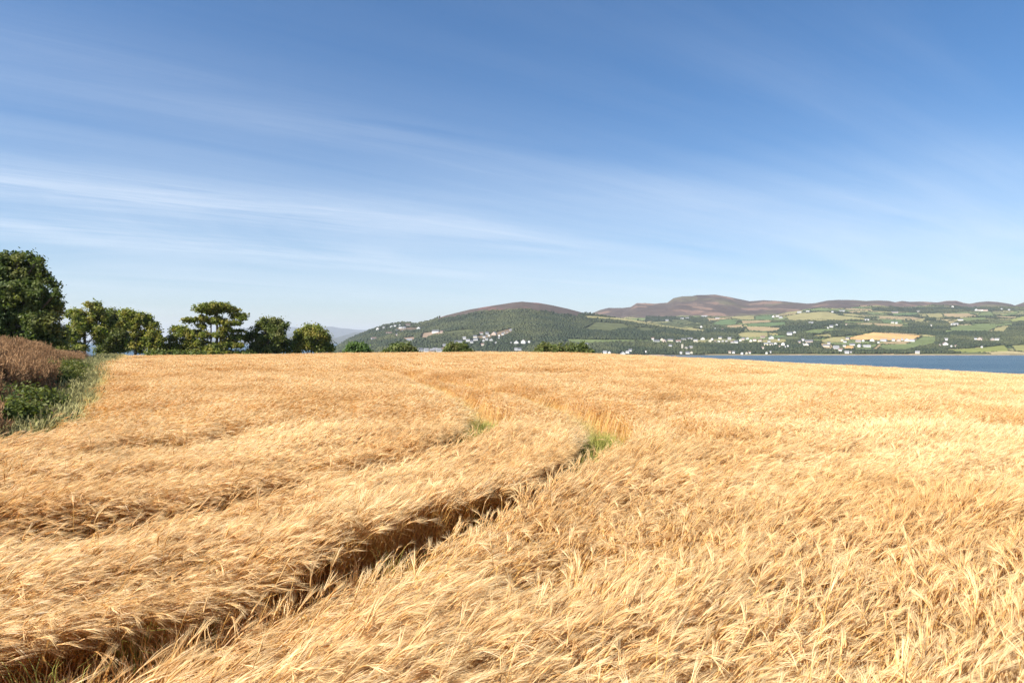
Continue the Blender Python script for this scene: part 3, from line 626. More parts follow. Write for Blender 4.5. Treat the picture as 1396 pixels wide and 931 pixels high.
ob = scatter('woodland', PT, RO, SC, VA, models, [WOODLEAF])
tag(ob, 'dark mixed woods and hedgerows over the far hill and shore', 'woodland', kind='stuff')

# ------------------------------------------------------------------ houses
WALLS = {'w': plain('white_render', (.60, .59, .56), .8, .05), 'c': plain('cream_render', (.56, .51, .41), .8, .05), 'p': plain('pink_beige_render', (.46, .37, .31), .8, .06),
         'b': plain('grey_shed_wall', (.42, .42, .42), .8, .08), 'y': plain('yellow_render', (.80, .72, .42), .8, .05), 'g': plain('grey_stone_wall', (.36, .33, .29), .9, .15)}
ROOF = [plain('slate_roof', (.10, .105, .12), .6, .15), plain('brown_tile_roof', (.18, .12, .10), .7, .15), plain('pale_sheet_roof', (.52, .53, .55), .5, .08), plain('grey_tile_roof', (.22, .22, .23), .7, .1)]
GLASS = plain('window_glass', (.045, .055, .07), .15, .1); BRICK = plain('chimney_brick', (.30, .20, .15), .9, .1)
def box(bm, x0, x1, y0, y1, z0, z1):
    vs = [bm.verts.new(p) for p in ((x0, y0, z0), (x1, y0, z0), (x1, y1, z0), (x0, y1, z0), (x0, y0, z1), (x1, y0, z1), (x1, y1, z1), (x0, y1, z1))]
    for f in ((0, 1, 5, 4), (1, 2, 6, 5), (2, 3, 7, 6), (3, 0, 4, 7), (4, 5, 6, 7), (3, 2, 1, 0)): bm.faces.new([vs[q] for q in f])
def fin(bm, name, m):
    me = bpy.data.meshes.new(name); bm.to_mesh(me); bm.free(); me.materials.append(m); return me
def wall_mesh(w, d, h, rise, m):
    bm = bmesh.new(); x, y = w/2, d/2
    b = [bm.verts.new(p) for p in ((-x, -y, -3), (x, -y, -3), (x, y, -3), (-x, y, -3))]
    u = [bm.verts.new(p) for p in ((-x, -y, h), (x, -y, h), (x, y, h), (-x, y, h))]
    g1 = bm.verts.new((-x, 0, h+rise)); g2 = bm.verts.new((x, 0, h+rise))
    bm.faces.new((b[0], b[1], u[1], u[0])); bm.faces.new((b[2], b[3], u[3], u[2]))
    bm.faces.new((b[1], b[2], u[2], g2, u[1])); bm.faces.new((b[3], b[0], u[0], g1, u[3]))
    return fin(bm, 'wall', m)
def roof_mesh(w, d, h, rise, m):
    bm = bmesh.new(); x, y = w/2+.35, d/2+.4; k = rise/(d/2)*.4
    for s in (-1, 1):
        lo = h-k; p = [(-x, s*y, lo), (x, s*y, lo), (x, 0, h+rise+.05), (-x, 0, h+rise+.05)]
        vs = [bm.verts.new(q) for q in p]+[bm.verts.new((q[0], q[1], q[2]+.3)) for q in p]
        for f in ((0, 1, 5, 4), (1, 2, 6, 5), (2, 3, 7, 6), (3, 0, 4, 7), (4, 5, 6, 7), (3, 2, 1, 0)): bm.faces.new([vs[q] for q in f])
    bmesh.ops.recalc_face_normals(bm, faces=bm.faces); return fin(bm, 'roof', m)
ORD = ['first', 'second', 'third', 'fourth', 'fifth', 'sixth', 'seventh', 'eighth', 'ninth', 'tenth', 'eleventh', 'twelfth']
FIN = {'w': 'white', 'c': 'cream', 'p': 'beige pink', 'b': 'pale grey', 'y': 'pale yellow', 'g': 'grey stone'}
def house(spec):
    cn, k, nk, X, Y, Z, w, f = spec
    rr = random.Random(int(X*7+Y))
    tall = f in 'WTGt'; base = {'W': 'w', 'T': 'w', 'G': 'b', 't': 'p'}.get(f, f)
    w = max(w*.90, 6.0); long_ = w > 22
    d = min(w*.75, 9.5) if not tall else min(w*.8, 12)
    h = 5.6 if tall else (3.6 if w > 17 else 4.4); h *= rr.uniform(.95, 1.15); h += .0012*(Y-2400)
    if f in 'Tt': h = 9.0
    rise = d*.5*rr.uniform(.75, 1.0)
    rz = -math.atan2(X, Y)+rr.uniform(-.45, .3)
    gable = (not long_) and rr.random() < .35
    if f in 'Tt': rz = -math.atan2(X, Y)+.12; gable = False
    if gable: rz += pi/2; w, d = max(w*.95, 8), w*.85; rise = d*.5*.75
    is_shed = base == 'b'
    nm = 'farm_shed' if is_shed else ('bungalow' if long_ else 'house')
    o = empty(nm, (X, Y, Z), rz)
    side = ('leftmost' if k == 0 else 'rightmost' if k == nk-1 else ORD[k]+' from left')
    tag(o, '%s %s, %s %s' % (FIN[base], 'shed' if is_shed else 'long house' if long_ else 'tall house' if tall else 'house', side, cn),
        'shed' if is_shed else 'house', 'houses '+cn)
    link('wall', wall_mesh(w, d, h, rise, WALLS[base]), o)
    rm = ROOF[3] if is_shed else ROOF[rr.choice([0, 0, 0, 1, 3, 3])]
    rf = link('roof', roof_mesh(w, d, h, rise, rm), o)
    if not is_shed:
        bm = bmesh.new(); cx = rr.choice([-1, 1])*w*.38; box(bm, cx-.45, cx+.45, -.4, .4, h+rise*.6, h+rise+1.2)
        link('chimney', fin(bm, 'chimney', BRICK), rf)
        if w*F/Y > 6.5 and f not in 'Tt' or f in 'Tt' and k % 2 == 0:     # windows on the wall toward the water
            nw = max(2, int(w/4.5)); rows_ = (1.2,) if h < 5 else (1.0, 3.9) if h < 7.5 else (.8, 3.3, 5.9)
            for zr in rows_:
                for q in range(nw if f not in 'Tt' else max(2, nw-1)):
                    xc = -w/2+(q+.5)*w/nw
                    bm = bmesh.new(); box(bm, xc-.5, xc+.5, -d/2-.06, -d/2+.1, zr, zr+1.2); link('window', fin(bm, 'window', GLASS), o)
    return o
for spec in hs: house(spec)
# the old tower by the shore
o = empty('ruined_tower', TOWER, -.1)
tag(o, 'pale square ruined tower standing among trees by the far shore', 'tower')
bm = bmesh.new(); s_w = 2.9
box(bm, -s_w, s_w, -s_w, s_w, -2, 15.5)
link('wall', fin(bm, 'wall', WALLS['c']), o)
bm = bmesh.new()
for q in range(4):
    for s in (-1, 1):
        if q % 2 == 0: box(bm, -s_w+q*1.6, -s_w+q*1.6+1.0, s*s_w-.3, s*s_w+.3, 15.5, 16.7)
link('parapet', fin(bm, 'parapet', WALLS['c']), o)
for zr in (4, 9.5):
    bm = bmesh.new(); box(bm, -.5, .5, -s_w-.05, -s_w+.1, zr, zr+1.8); link('window', fin(bm, 'window', GLASS), o)

# ------------------------------------------------------------------ trees
def tube(pts, rad, n=7):
    V, Fc = [], []
    pts = [Vector(p) for p in pts]
    for i, p in enumerate(pts):
        d = (pts[min(i+1, len(pts)-1)]-pts[max(i-1, 0)]).normalized()
        a = d.cross(Vector((0.3, 1, .1))).normalized(); b = d.cross(a)
        for k in range(n):
            an = 2*pi*k/n; V.append(p+(a*cos(an)+b*sin(an))*rad[i])
    for i in range(len(pts)-1):
        for k in range(n):
            Fc.append((i*n+k, i*n+(k+1) % n, (i+1)*n+(k+1) % n, (i+1)*n+k))
    return np.array([v[:] for v in V]), np.array(Fc)
def leaf_cloud(C, N, size, rs, up=.5, asp=1.6):
    """C (n,3) leaf centres, N outward directions: one folded rhombus per leaf"""
    n = len(C)
    d = N+rs.randn(n, 3)*.75+np.array([0, 0, up]); d /= np.linalg.norm(d, axis=1)[:, None]
    a = np.cross(d, rs.randn(n, 3)); a /= np.linalg.norm(a, axis=1)[:, None]; b = np.cross(d, a)
    s = size*rs.uniform(.6, 1.4, n)[:, None]
    v = np.stack([C-a*s*asp*.5, C+b*s*.5+d*s*.12, C+a*s*asp*.5, C-b*s*.5+d*s*.12], 1).reshape(-1, 3)
    i = np.arange(n)*4; f = np.stack([i, i+1, i+2, i+3], 1)
    tn = np.repeat(rs.rand(n), 4)[:, None]*np.ones((1, 3))
    return v, f, tn
def crown_pts(lobes, n, rs, holes=.2, hs=1.1, clump=.35):
    vol = np.array([(l[3]*l[4]*l[5])**.72 for l in lobes]); cnt = np.maximum(30, (vol/vol.sum()*n).astype(int))
    Cs, Ns = [], []
    for l, k in zip(lobes, cnt):
        # twigs: leaves gather round twig ends spread through the lobe
        nt_ = max(8, k//14)
        q = rs.randn(nt_, 3); q /= np.linalg.norm(q, axis=1)[:, None]
        rad = rs.uniform(.30, 1.0, nt_)**.55
        keep = fbm(q[:, 0]*2*hs+l[0]+l[2], q[:, 1]*2*hs+q[:, 2]*2.3*hs+l[1], 13, 2) > -1+holes*2.1
        q = q[keep]; rad = rad[keep]
        if not len(q): continue
        ax = np.array(l[3:6]); tw = np.array(l[:3])+q*rad[:, None]*ax*(1+.24*rs.randn(len(q), 1))
        rep = max(1, int(k/len(q)))
        c = np.repeat(tw, rep, 0)+rs.randn(len(tw)*rep, 3)*clump
        nn = np.repeat(q/ax, rep, 0); nn /= np.linalg.norm(nn, axis=1)[:, None]
        Cs.append(c); Ns.append(nn)
    return np.concatenate(Cs), np.concatenate(Ns)
def tree(name, label, cat, loc, lobes, n, size, lm, trunks, seed, group=None, holes=.2, clump=.35, up=.5):
    rs = np.random.RandomState(seed)
    o = empty(name, loc); tag(o, label, cat, group)
    C, N = crown_pts(lobes, n, rs, holes, clump=clump)
    v, f, tn = leaf_cloud(C, N, size, rs, up)
    V, Fc, base = [], [], 0
    limbs = []
    for (tx, ty, r0, hh) in trunks:
        top = Vector((tx*.75, ty*.75, hh))
        limbs.append(([(tx, ty, -1.5), (tx*.95, ty, hh*.35), (tx*.8+.1, ty*.9, hh*.7), top], [r0*1.25, r0, r0*.8, r0*.55]))
    for l in lobes:
        tq = min(trunks, key=lambda q: (q[0]-l[0])**2+(q[1]-l[1])**2)
        s0 = Vector((tq[0]*.85, tq[1]*.85, min(tq[3]*rs.uniform(.45, .95), max(.5, l[2]-.3))))
        e = Vector(l[:3]); mid = (s0+e)/2+Vector((0, 0, -.12*(e-s0).length))
        r0 = tq[2]*.42
        limbs.append(([s0, mid, e], [r0, r0*.65, r0*.3]))
        for _ in range(5):
            q = rs.randn(3); q /= np.linalg.norm(q); q[2] = abs(q[2])*.7
            limbs.append(([e if rs.rand() < .5 else mid, e+Vector(q*np.array(l[3:6])*.8)], [r0*.3, r0*.08]))
    for pts, rad in limbs:
        a, b = tube(pts, rad, 6); V.append(a); Fc.append(b+base); base += len(a)
    link('trunk', mesh_np('trunk', np.concatenate(V), np.concatenate(Fc), BARK, True), o)
    link('crown', mesh_np('crown', v, f, lm, False, tn), o)
    return o
LEAF_A = leafmat('sycamore_leaves', (.078, .105, .024), (.28, .30, .062), .42, (.36, .28, .065), .45)
LEAF_D = leafmat('dark_leaves', (.055, .080, .022), (.19, .22, .055), .36, (.17, .16, .05), .4)
LEAF_P = leafmat('bright_leaves', (.055, .105, .025), (.15, .22, .055), .32)
LEAF_B = leafmat('big_tree_leaves', (.048, .080, .024), (.15, .19, .055), .34, (.19, .19, .055), .3)
def px_tree(name, label, x0, base, Y, lobes_px, n, size, lm, trunks_px, seed, **k):
    """lobes given as (x, y, half width, half height) seen from the field, in photo pixels; turned into metres at the tree's own distance"""
    s = Y/F; X = (x0-698)*s; zb = float(gz(X, Y)); bl = pz(base, Y)
    rs = np.random.RandomState(seed+1)
    lobes = []
    for (lx, ly, rx, rz_) in lobes_px:
        ry = max(rx, rz_)*s*.85; spread = max(q[2] for q in lobes_px)*s
        lobes.append(((lx-x0)*s, rs.uniform(-.4, .4)*spread, pz(ly, Y)-zb, rx*s, ry, rz_*s))
    tr = [((tx-x0)*s, rs.uniform(-.3, .3), tr_*s, pz(ty, Y)-zb) for (tx, tr_, ty) in trunks_px]
    return tree(name, label, 'tree', (X, Y, zb), lobes, int(n*1.5), size*.82, lm, tr, seed, **k)
G = 'trees in the line beyond the field'
px_tree('tree', 'broad olive-tinged tree, first of the tree line right of the big dark tree', 117, 487, 150,
        [(104, 432, 15, 10), (122, 421, 14, 8), (140, 430, 11, 9), (98, 448, 13, 9), (118, 442, 16, 10), (136, 450, 13, 9), (94, 462, 9, 8), (127, 463, 9, 6), (112, 474, 11, 6), (145, 440, 8, 8), (108, 456, 10, 6)],
        9000, .38, LEAF_A, [(114, 2.0, 440)], 21, group=G, holes=.55)
px_tree('tree', 'dense dark tree filling the gap behind the olive-tinged tree', 157, 488, 158,
        [(150, 429, 11, 8), (160, 438, 11, 9), (150, 450, 13, 10), (165, 456, 12, 10), (150, 468, 14, 11), (166, 472, 12, 9), (143, 478, 9, 6)],
        9000, .38, LEAF_D, [(158, 1.8, 450)], 22, group=G, holes=.32)
px_tree('tree', 'round-topped tree leaning down to the right at the end of its clump', 186, 487, 152,
        [(173, 428, 12, 5), (190, 433, 13, 7), (202, 443, 10, 8), (212, 456, 10, 7), (180, 446, 9, 8), (192, 458, 11, 8), (183, 470, 10, 9), (205, 467, 11, 7), (221, 464, 7, 5), (216, 475, 8, 5), (170, 440, 8, 7)],
        9500, .38, LEAF_A, [(184, 1.8, 445), (200, 1.2, 455)], 23, group=G, holes=.53)
px_tree('tree', 'small low tree between the round clump and the umbrella tree', 243, 487, 156,
        [(236, 449, 6, 4.5), (252, 451, 10, 5.5), (262, 456, 9, 5), (240, 461, 8, 4), (255, 465, 9, 4), (238, 474, 11, 7), (255, 474, 10, 6), (268, 468, 8, 4), (232, 481, 8, 5), (262, 481, 9, 4)],
        7000, .36, LEAF_A, [(241, 1.3, 462), (254, 1.2, 462)], 24, group=G, holes=.55)
px_tree('umbrella_tree', 'tallest tree of the line, with a flat layered umbrella crown', 297, 486, 150,
        [(296, 417.5, 20.8, 3.936), (275, 422.5, 12.48, 3.116), (312, 421.5, 12.48, 3.444), (289, 425.5, 12.48, 2.788), (322, 430, 12.48, 2.788), (331, 434, 6.24, 2.132), (260, 436.5, 8.32, 2.46), (276, 434, 8.32, 4.1), (288, 437, 8.32, 4.1), (318, 440, 13.52, 2.624), (300, 437, 9.36, 4.1),
         (274, 445, 7.28, 3.69), (310, 448, 9.36, 3.28), (324, 451, 7.28, 1.64), (282, 457, 9.36, 3.69), (302, 456, 10.4, 3.69), (318, 459, 12.48, 3.28), (266, 454, 8.32, 3.69), (310, 467, 11.44, 5.33), (322, 471, 10.4, 2.87), (272, 467, 9.36, 2.952), (294, 474, 12.48, 6.56), (277, 478, 13.52, 4.92), (300, 481, 14.56, 3.69)],
        19000, .34, LEAF_A, [(294, 2.0, 425), (300, 1.5, 430), (284, 1.4, 440)], 25, group=G, holes=.34, clump=.20)
px_tree('tree', 'ragged dark tree with an uneven pointed top right of the umbrella tree', 366, 484, 154,
        [(360, 438, 6, 4), (374, 437, 9, 5), (384, 444, 8, 4), (353, 445, 9, 5), (368, 449, 12, 7), (348, 458, 13, 4.5), (336, 461, 12, 3.6), (380, 456, 11, 7), (360, 463, 13, 8), (352, 473, 11, 8), (372, 473, 14, 8), (386, 468, 8, 5), (345, 479, 9, 4), (388, 478, 7, 4)],
        11000, .36, LEAF_D, [(365, 2.0, 455), (372, 1.4, 458)], 26, group=G, holes=.50)
px_tree('tree', 'small rounded yellowish tree, last of the tree line before the blue mountains', 425, 484, 158,
        [(425, 448, 12, 5), (412, 455, 10, 6), (438, 454, 10, 6), (425, 458, 14, 8), (405, 466, 8, 7), (444, 463, 7, 7), (416, 471, 12, 7), (434, 472, 12, 7), (446, 475, 7, 5), (402, 478, 6, 4)],
        9000, .36, LEAF_A, [(424, 1.8, 462)], 27, group=G, holes=.34)
def blobtop(label, xc, w, top, Y, seed, lm, gr):
    top += 3.4
    L_ = []; r_ = random.Random(seed)
    for k in range(8):
        a = (k+.5)/8*2-1; hh = (484-top)*(1-.75*abs(a)**2)*r_.uniform(.86, 1.06)
        L_.append((xc+a*w*.42, 484-hh*.72+r_.uniform(-1, 1), w*.15, hh*.30))
    L_ += [(xc-w*.46, 483, w*.16, 4), (xc+w*.46, 483, w*.16, 4)]
    L_ += [(xc-w*.22, 478, w*.22, 8), (xc+w*.22, 478, w*.22, 8), (xc, 479, w*.25, 8)]
    px_tree('tree', label, xc, 492, Y, L_, 6000, .42, lm, [(xc, 2, 478)], seed, group='treetops showing over the brow', holes=.12)
blobtop('bright green treetop over the brow, left of the others', 487, 31, 464.5, 165, 31, LEAF_P, 1)
blobtop('wide dark olive treetop over the brow beside the white rows', 546, 43, 466.5, 175, 32, LEAF_D, 1)
blobtop('low domed treetop over the brow right of the white rows', 624, 36, 468.5, 178, 33, LEAF_D, 1)
blobtop('left of two touching dark treetops over the brow, mid picture', 749, 42, 469.5, 178, 34, LEAF_D, 1)
blobtop('right of two touching dark treetops over the brow, mid picture', 787, 36, 471, 180, 35, LEAF_D, 1)
# hedge running on under the tree line
px_tree('hedge', 'low dark hedge under the tree line beyond the field', 270, 490, 150,
        [(x, 483+(x % 7)*.3, 9, 4.2) for x in range(206, 345, 11)], 7000, .42, LEAF_D, [(230, .5, 484), (300, .5, 484)], 36, holes=.2)
# the big tree on the left
px_tree('tree', 'large dark green tree rising over the bank at the left edge', 12, 492, 84,
        [(2, 372, 26, 18), (28, 362, 14, 11), (-20, 380, 26, 24), (38, 380, 17, 13), (56, 398, 15, 12), (20, 396, 26, 20), (-14, 410, 30, 24), (48, 420, 24, 16), (66, 414, 11, 9), (14, 432, 30, 20), (60, 438, 18, 15), (40, 456, 30, 18), (66, 458, 14, 16), (-10, 450, 30, 20), (20, 474, 34, 14), (66, 476, 12, 10), (10, 356, 13, 8), (74, 402, 6, 6), (57, 372, 7, 8), (-40, 420, 26, 40), (50, 362, 5, 7), (33, 352, 7, 5), (78, 432, 5, 5), (14, 350, 5, 4), (68, 385, 5, 6), (37, 348, 5, 5), (58, 355, 4, 5), (22, 350, 6, 5), (75, 388, 4, 4), (84, 400, 4, 3.5), (79, 413, 6, 4), (64, 396, 6, 5)],
        42000, .30, LEAF_B, [(10, 4.5, 400)], 41, holes=.30, clump=.26)
px_tree('tree', 'dark leafy shrub at the foot of the big left tree', 92, 494, 96,
        [(84, 478, 10, 9), (92, 484, 9, 7), (78, 486, 10, 7)], 3500, .26, LEAF_B, [(88, 1.2, 482)], 43, holes=.2, clump=.25)

# ------------------------------------------------------------------ barley plants
class Soup:
    def __init__(s): s.V = []; s.T = []; s.Q = []; s.C = []
    def v(s, p, c): s.V.append(tuple(p)); s.C.append(c); return len(s.V)-1
    def ribbon(s, pts, wid, side, c0, c1):
        """flat strip"""
        n = len(pts); prev = None
        for i, p in enumerate(pts):
            k = i/(n-1); c = tuple(c0[j]+(c1[j]-c0[j])*k for j in range(3)); w = wid[i]
            if w <= 0: cur = (s.v(p, c),)
            else: cur = (s.v(p-side*w/2, c), s.v(p+side*w/2, c))
            if prev:
                if len(prev) == 2 and len(cur) == 2: s.Q.append((prev[0], prev[1], cur[1], cur[0]))
                elif len(prev) == 2: s.T.append((prev[0], prev[1], cur[0]))
            prev = cur
    def mesh(s, name, m):
        return mesh_np(name, s.V, [f for f in (np.array(s.T, np.int32).reshape(-1, 3), np.array(s.Q, np.int32).reshape(-1, 4)) if len(f)], m, False, s.C)
def plant(sp, x, y, H, phi, th_top, nod, r, lod, ws=1.0):
    """one barley plant; phi the way it leans, th_top tilt at the neck, nod tilt of the ear end (radians from upright)"""
    d = Vector((cos(phi), sin(phi), 0)); side = Vector((-sin(phi), cos(phi), 0)); up = Vector((0, 0, 1))
    sh = r.random(); p = Vector((x, y, 0)); L_ = H
    nseg = 4 if lod == 0 else 2
    start = 0 if lod == 0 else .35
    pts = []; 
    for i in range(nseg+1):
        pts.append(p.copy())
        th = .06+(th_top-.06)*((i+.5)/nseg)**1.6
        p = p+(d*sin(th)+up*cos(th))*L_/nseg
    tip = pts[-1]
    if lod == 0:
        side2 = (side+d*r.uniform(-.9, .9)).normalized()
        sp.ribbon(pts, [.0042]*(nseg+1), side2, (.0, sh, 0), (.3, sh, 0))
        for q in range(1 if r.random() < .7 else 2):
            k = r.randint(1, 3); b = pts[k]; a = r.uniform(0, 6.28); dd = Vector((cos(a), sin(a), 0))*.6+d*.5
            lp = [b, b+dd*.08+up*.07, b+dd*.17+up*.05, b+dd*.22-up*.04]
            sd_ = dd.cross(up).normalized(); sh2 = sh*.7+.3*r.random()
            sp.ribbon(lp, [.006, .010, .008, 0], sd_, (.12, sh2, 0), (.45, sh2, 0))
    else:
        q = pts[0].lerp(pts[-1], .0)
        sp.ribbon([pts[0], pts[-1]], [.006*ws, .006*ws], side, (.05, sh, 0), (.35, sh, 0))
    # ear
    EL = r.uniform(.075, .10); ne = 4 if lod == 0 else 1
    ep = tip.copy(); ring = []; ths = []
    for i in range(ne+1):
        th = th_top+(nod-th_top)*(i/ne if ne > 1 else .8)
        dr = d*sin(th)+up*cos(th)
        ring.append((ep.copy(), dr)); ep = ep+dr*EL/ne
    if lod == 0:
        wd = [.004, .0105, .011, .009, .003]; prev = None
        for i, (c, dr) in enumerate(ring):
            nrm = dr.cross(side).normalized(); k = []
            for a in range(4):
                an = a*pi/2+.4*(i % 2); k.append(sp.v(c+(side*cos(an)*wd[i]+nrm*sin(an)*wd[i]*.55)*.62, (.5+.08*(i % 2), sh*.8+.2*r.random(), 0)))
            if prev:
                for a in range(4): sp.Q.append((prev[a], prev[(a+1) % 4], k[(a+1) % 4], k[a]))
            prev = k
        na = 16
        for a in range(na):
            i = min(ne, int(a/na*ne+1)); c, dr = ring[i]
            sa = 1 if a % 2 else -1; nrm = dr.cross(side).normalized()
            dd = (dr+side*sa*r.uniform(.01, .15)+nrm*r.uniform(-.10, .10)).normalized()
            AL = r.uniform(.13, .20)*(1-.25*i/ne)
            m1 = c+dd*AL*.5; e = c+dd*AL+Vector((d.x*.012, d.y*.012, -.006))
            wv = (side*r.uniform(-1, 1)+nrm*r.uniform(-1, 1)).normalized()
            sp.ribbon([c, m1, e], [.0023, .0018, 0], wv, (.78, sh, 0), (1.0, sh, 0))
    else:
        c, dr = ring[0]; nrm = dr.cross(side).normalized(); e = c+dr*EL
        for vv in (side, nrm):
            a = sp.v(c, (.45, sh, 0)); b = sp.v(c+dr*EL*.5+vv*.0075*ws, (.52, sh, 0)); cc = sp.v(e, (.6, sh, 0)); g_ = sp.v(c+dr*EL*.5-vv*.0075*ws, (.52, sh, 0))
            sp.Q.append((a, b, cc, g_))
        for a in range(4):
            dd = (dr+side*r.uniform(-.28, .28)+nrm*r.uniform(-.2, .2)).normalized(); AL = r.uniform(.13, .19)
            b0 = c+dr*EL*r.uniform(.2, .9); wv = (side*r.uniform(-1, 1)+nrm*r.uniform(-1, 1)).normalized()
            sp.ribbon([b0, b0+dd*AL], [.0042*ws, .0006], wv, (.8, sh, 0), (1.0, sh, 0))
NEAR_B, NEAR_U, MID, FAR = 24, 20, 14, 8
bmods = []
def clump(seed, n, rad, lod, bent, ws=1.0):
    r = random.Random(seed); sp = Soup()
    for k in range(n):
        a = r.uniform(0, 6.28); q = rad*math.sqrt(r.random())
        H = r.gauss(.735, .06)
        phi = r.gauss(0, .38 if bent else .65)
        th = r.uniform(.45, .95) if bent else r.uniform(.15, .5)
        nod = th+(r.uniform(.15, .75) if bent else r.uniform(.5, 1.9))
        plant(sp, q*cos(a), q*sin(a), H*(1+.12*th*th), phi, th, nod, r, lod, ws)
    return sp.mesh('barley_clump', STRAW)
for k in range(NEAR_B): bmods.append(clump(500+k, 11, .10, 0, True))
for k in range(NEAR_U): bmods.append(clump(1540+k, 12, .10, 0, False))
for k in range(MID): bmods.append(clump(1580+k, 38, .27, 1, k < 8, 1.1))
for k in range(FAR): bmods.append(clump(1620+k, 120, .75, 1, k < 5, 2.2))
ROGUE = 14      # single plants standing out of the crop, some snapped over
for k in range(ROGUE):
    r_ = random.Random(3000+k); sp = Soup(); snapped = k % 4 == 0
    plant(sp, 0, 0, r_.uniform(.76, .86), r_.uniform(-.5, .5), r_.uniform(1.2, 1.5) if snapped else r_.uniform(.1, .5), r_.uniform(1.5, 2.2) if snapped else r_.uniform(.4, 1.6), r_, 0)
    bmods.append(sp.mesh('barley_plant', STRAW))

# tramlines: (x, y) of the gaps in the crop
def track(pix):
    P = []
    for (a, b) in pix:
        Y = (CZ-.55)*F/(b-465.5); P.append(((a-698)/F*Y, Y))
    return np.array(P)
TR_A = track([(-420, 1100), (-200, 985), (0, 905), (110, 868), (220, 835), (330, 798), (430, 768), (520, 742), (600, 718), (680, 690), (740, 667), (790, 643), (816, 622), (822, 604), (812, 588), (790, 573), (765, 562), (735, 552), (700, 541), (665, 532), (625, 522), (585, 514)])
TR_B = track([(-420, 790), (-200, 765), (0, 728), (100, 708), (180, 697), (280, 676), (380, 660), (470, 643), (560, 625), (620, 610), (652, 598), (660, 585), (652, 571), (636, 558), (618, 546), (600, 535), (580, 525), (560, 516), (535, 508), (510, 503)])
GROOVE = track([(-100, 655), (60, 640), (180, 622), (260, 598), (340, 588), (420, 566), (500, 555)])
def smooth_line(P, k=6):
    t_ = np.arange(len(P)); q = np.linspace(0, len(P)-1, (len(P)-1)*k+1)
    out = np.stack([np.interp(q, t_, P[:, j]) for j in (0, 1)], 1)
    for _ in range(k*2): out[1:-1] = (out[:-2]+out[1:-1]*2+out[2:])/4
    return out
TR_A, TR_B, GROOVE = smooth_line(TR_A), smooth_line(TR_B), smooth_line(GROOVE)
def dist_line(X, Y, P):
    """distance, signed side (positive = left of travel), and place along it 0..1"""
    best = np.full(X.shape, 1e9); sgn = np.zeros(X.shape); al = np.zeros(X.shape)
    for i in range(len(P)-1):
        ax, ay = P[i]; bx_, by_ = P[i+1]; dx, dy = bx_-ax, by_-ay; L2 = dx*dx+dy*dy+1e-9
        k = np.clip(((X-ax)*dx+(Y-ay)*dy)/L2, 0, 1); qx = X-(ax+dx*k); qy = Y-(ay+dy*k); d = np.hypot(qx, qy)
        n = d < best; best = np.where(n, d, best); sgn = np.where(n, np.sign(dx*qy-dy*qx), sgn); al = np.where(n, (i+k)/(len(P)-1), al)
    return best, sgn, al
rs = np.random.RandomState(5)
def cells(y0, y1, sp, marg):
    out = []
    y = y0
    while y < y1:
        w = .80*y+marg; n = int(2*w/sp); out.append(np.stack([np.linspace(-w, w, n)+rs.uniform(-.5, .5, n)*sp, y+rs.uniform(-.5, .5, n)*sp], 1)); y += sp
    P = np.concatenate(out); return P
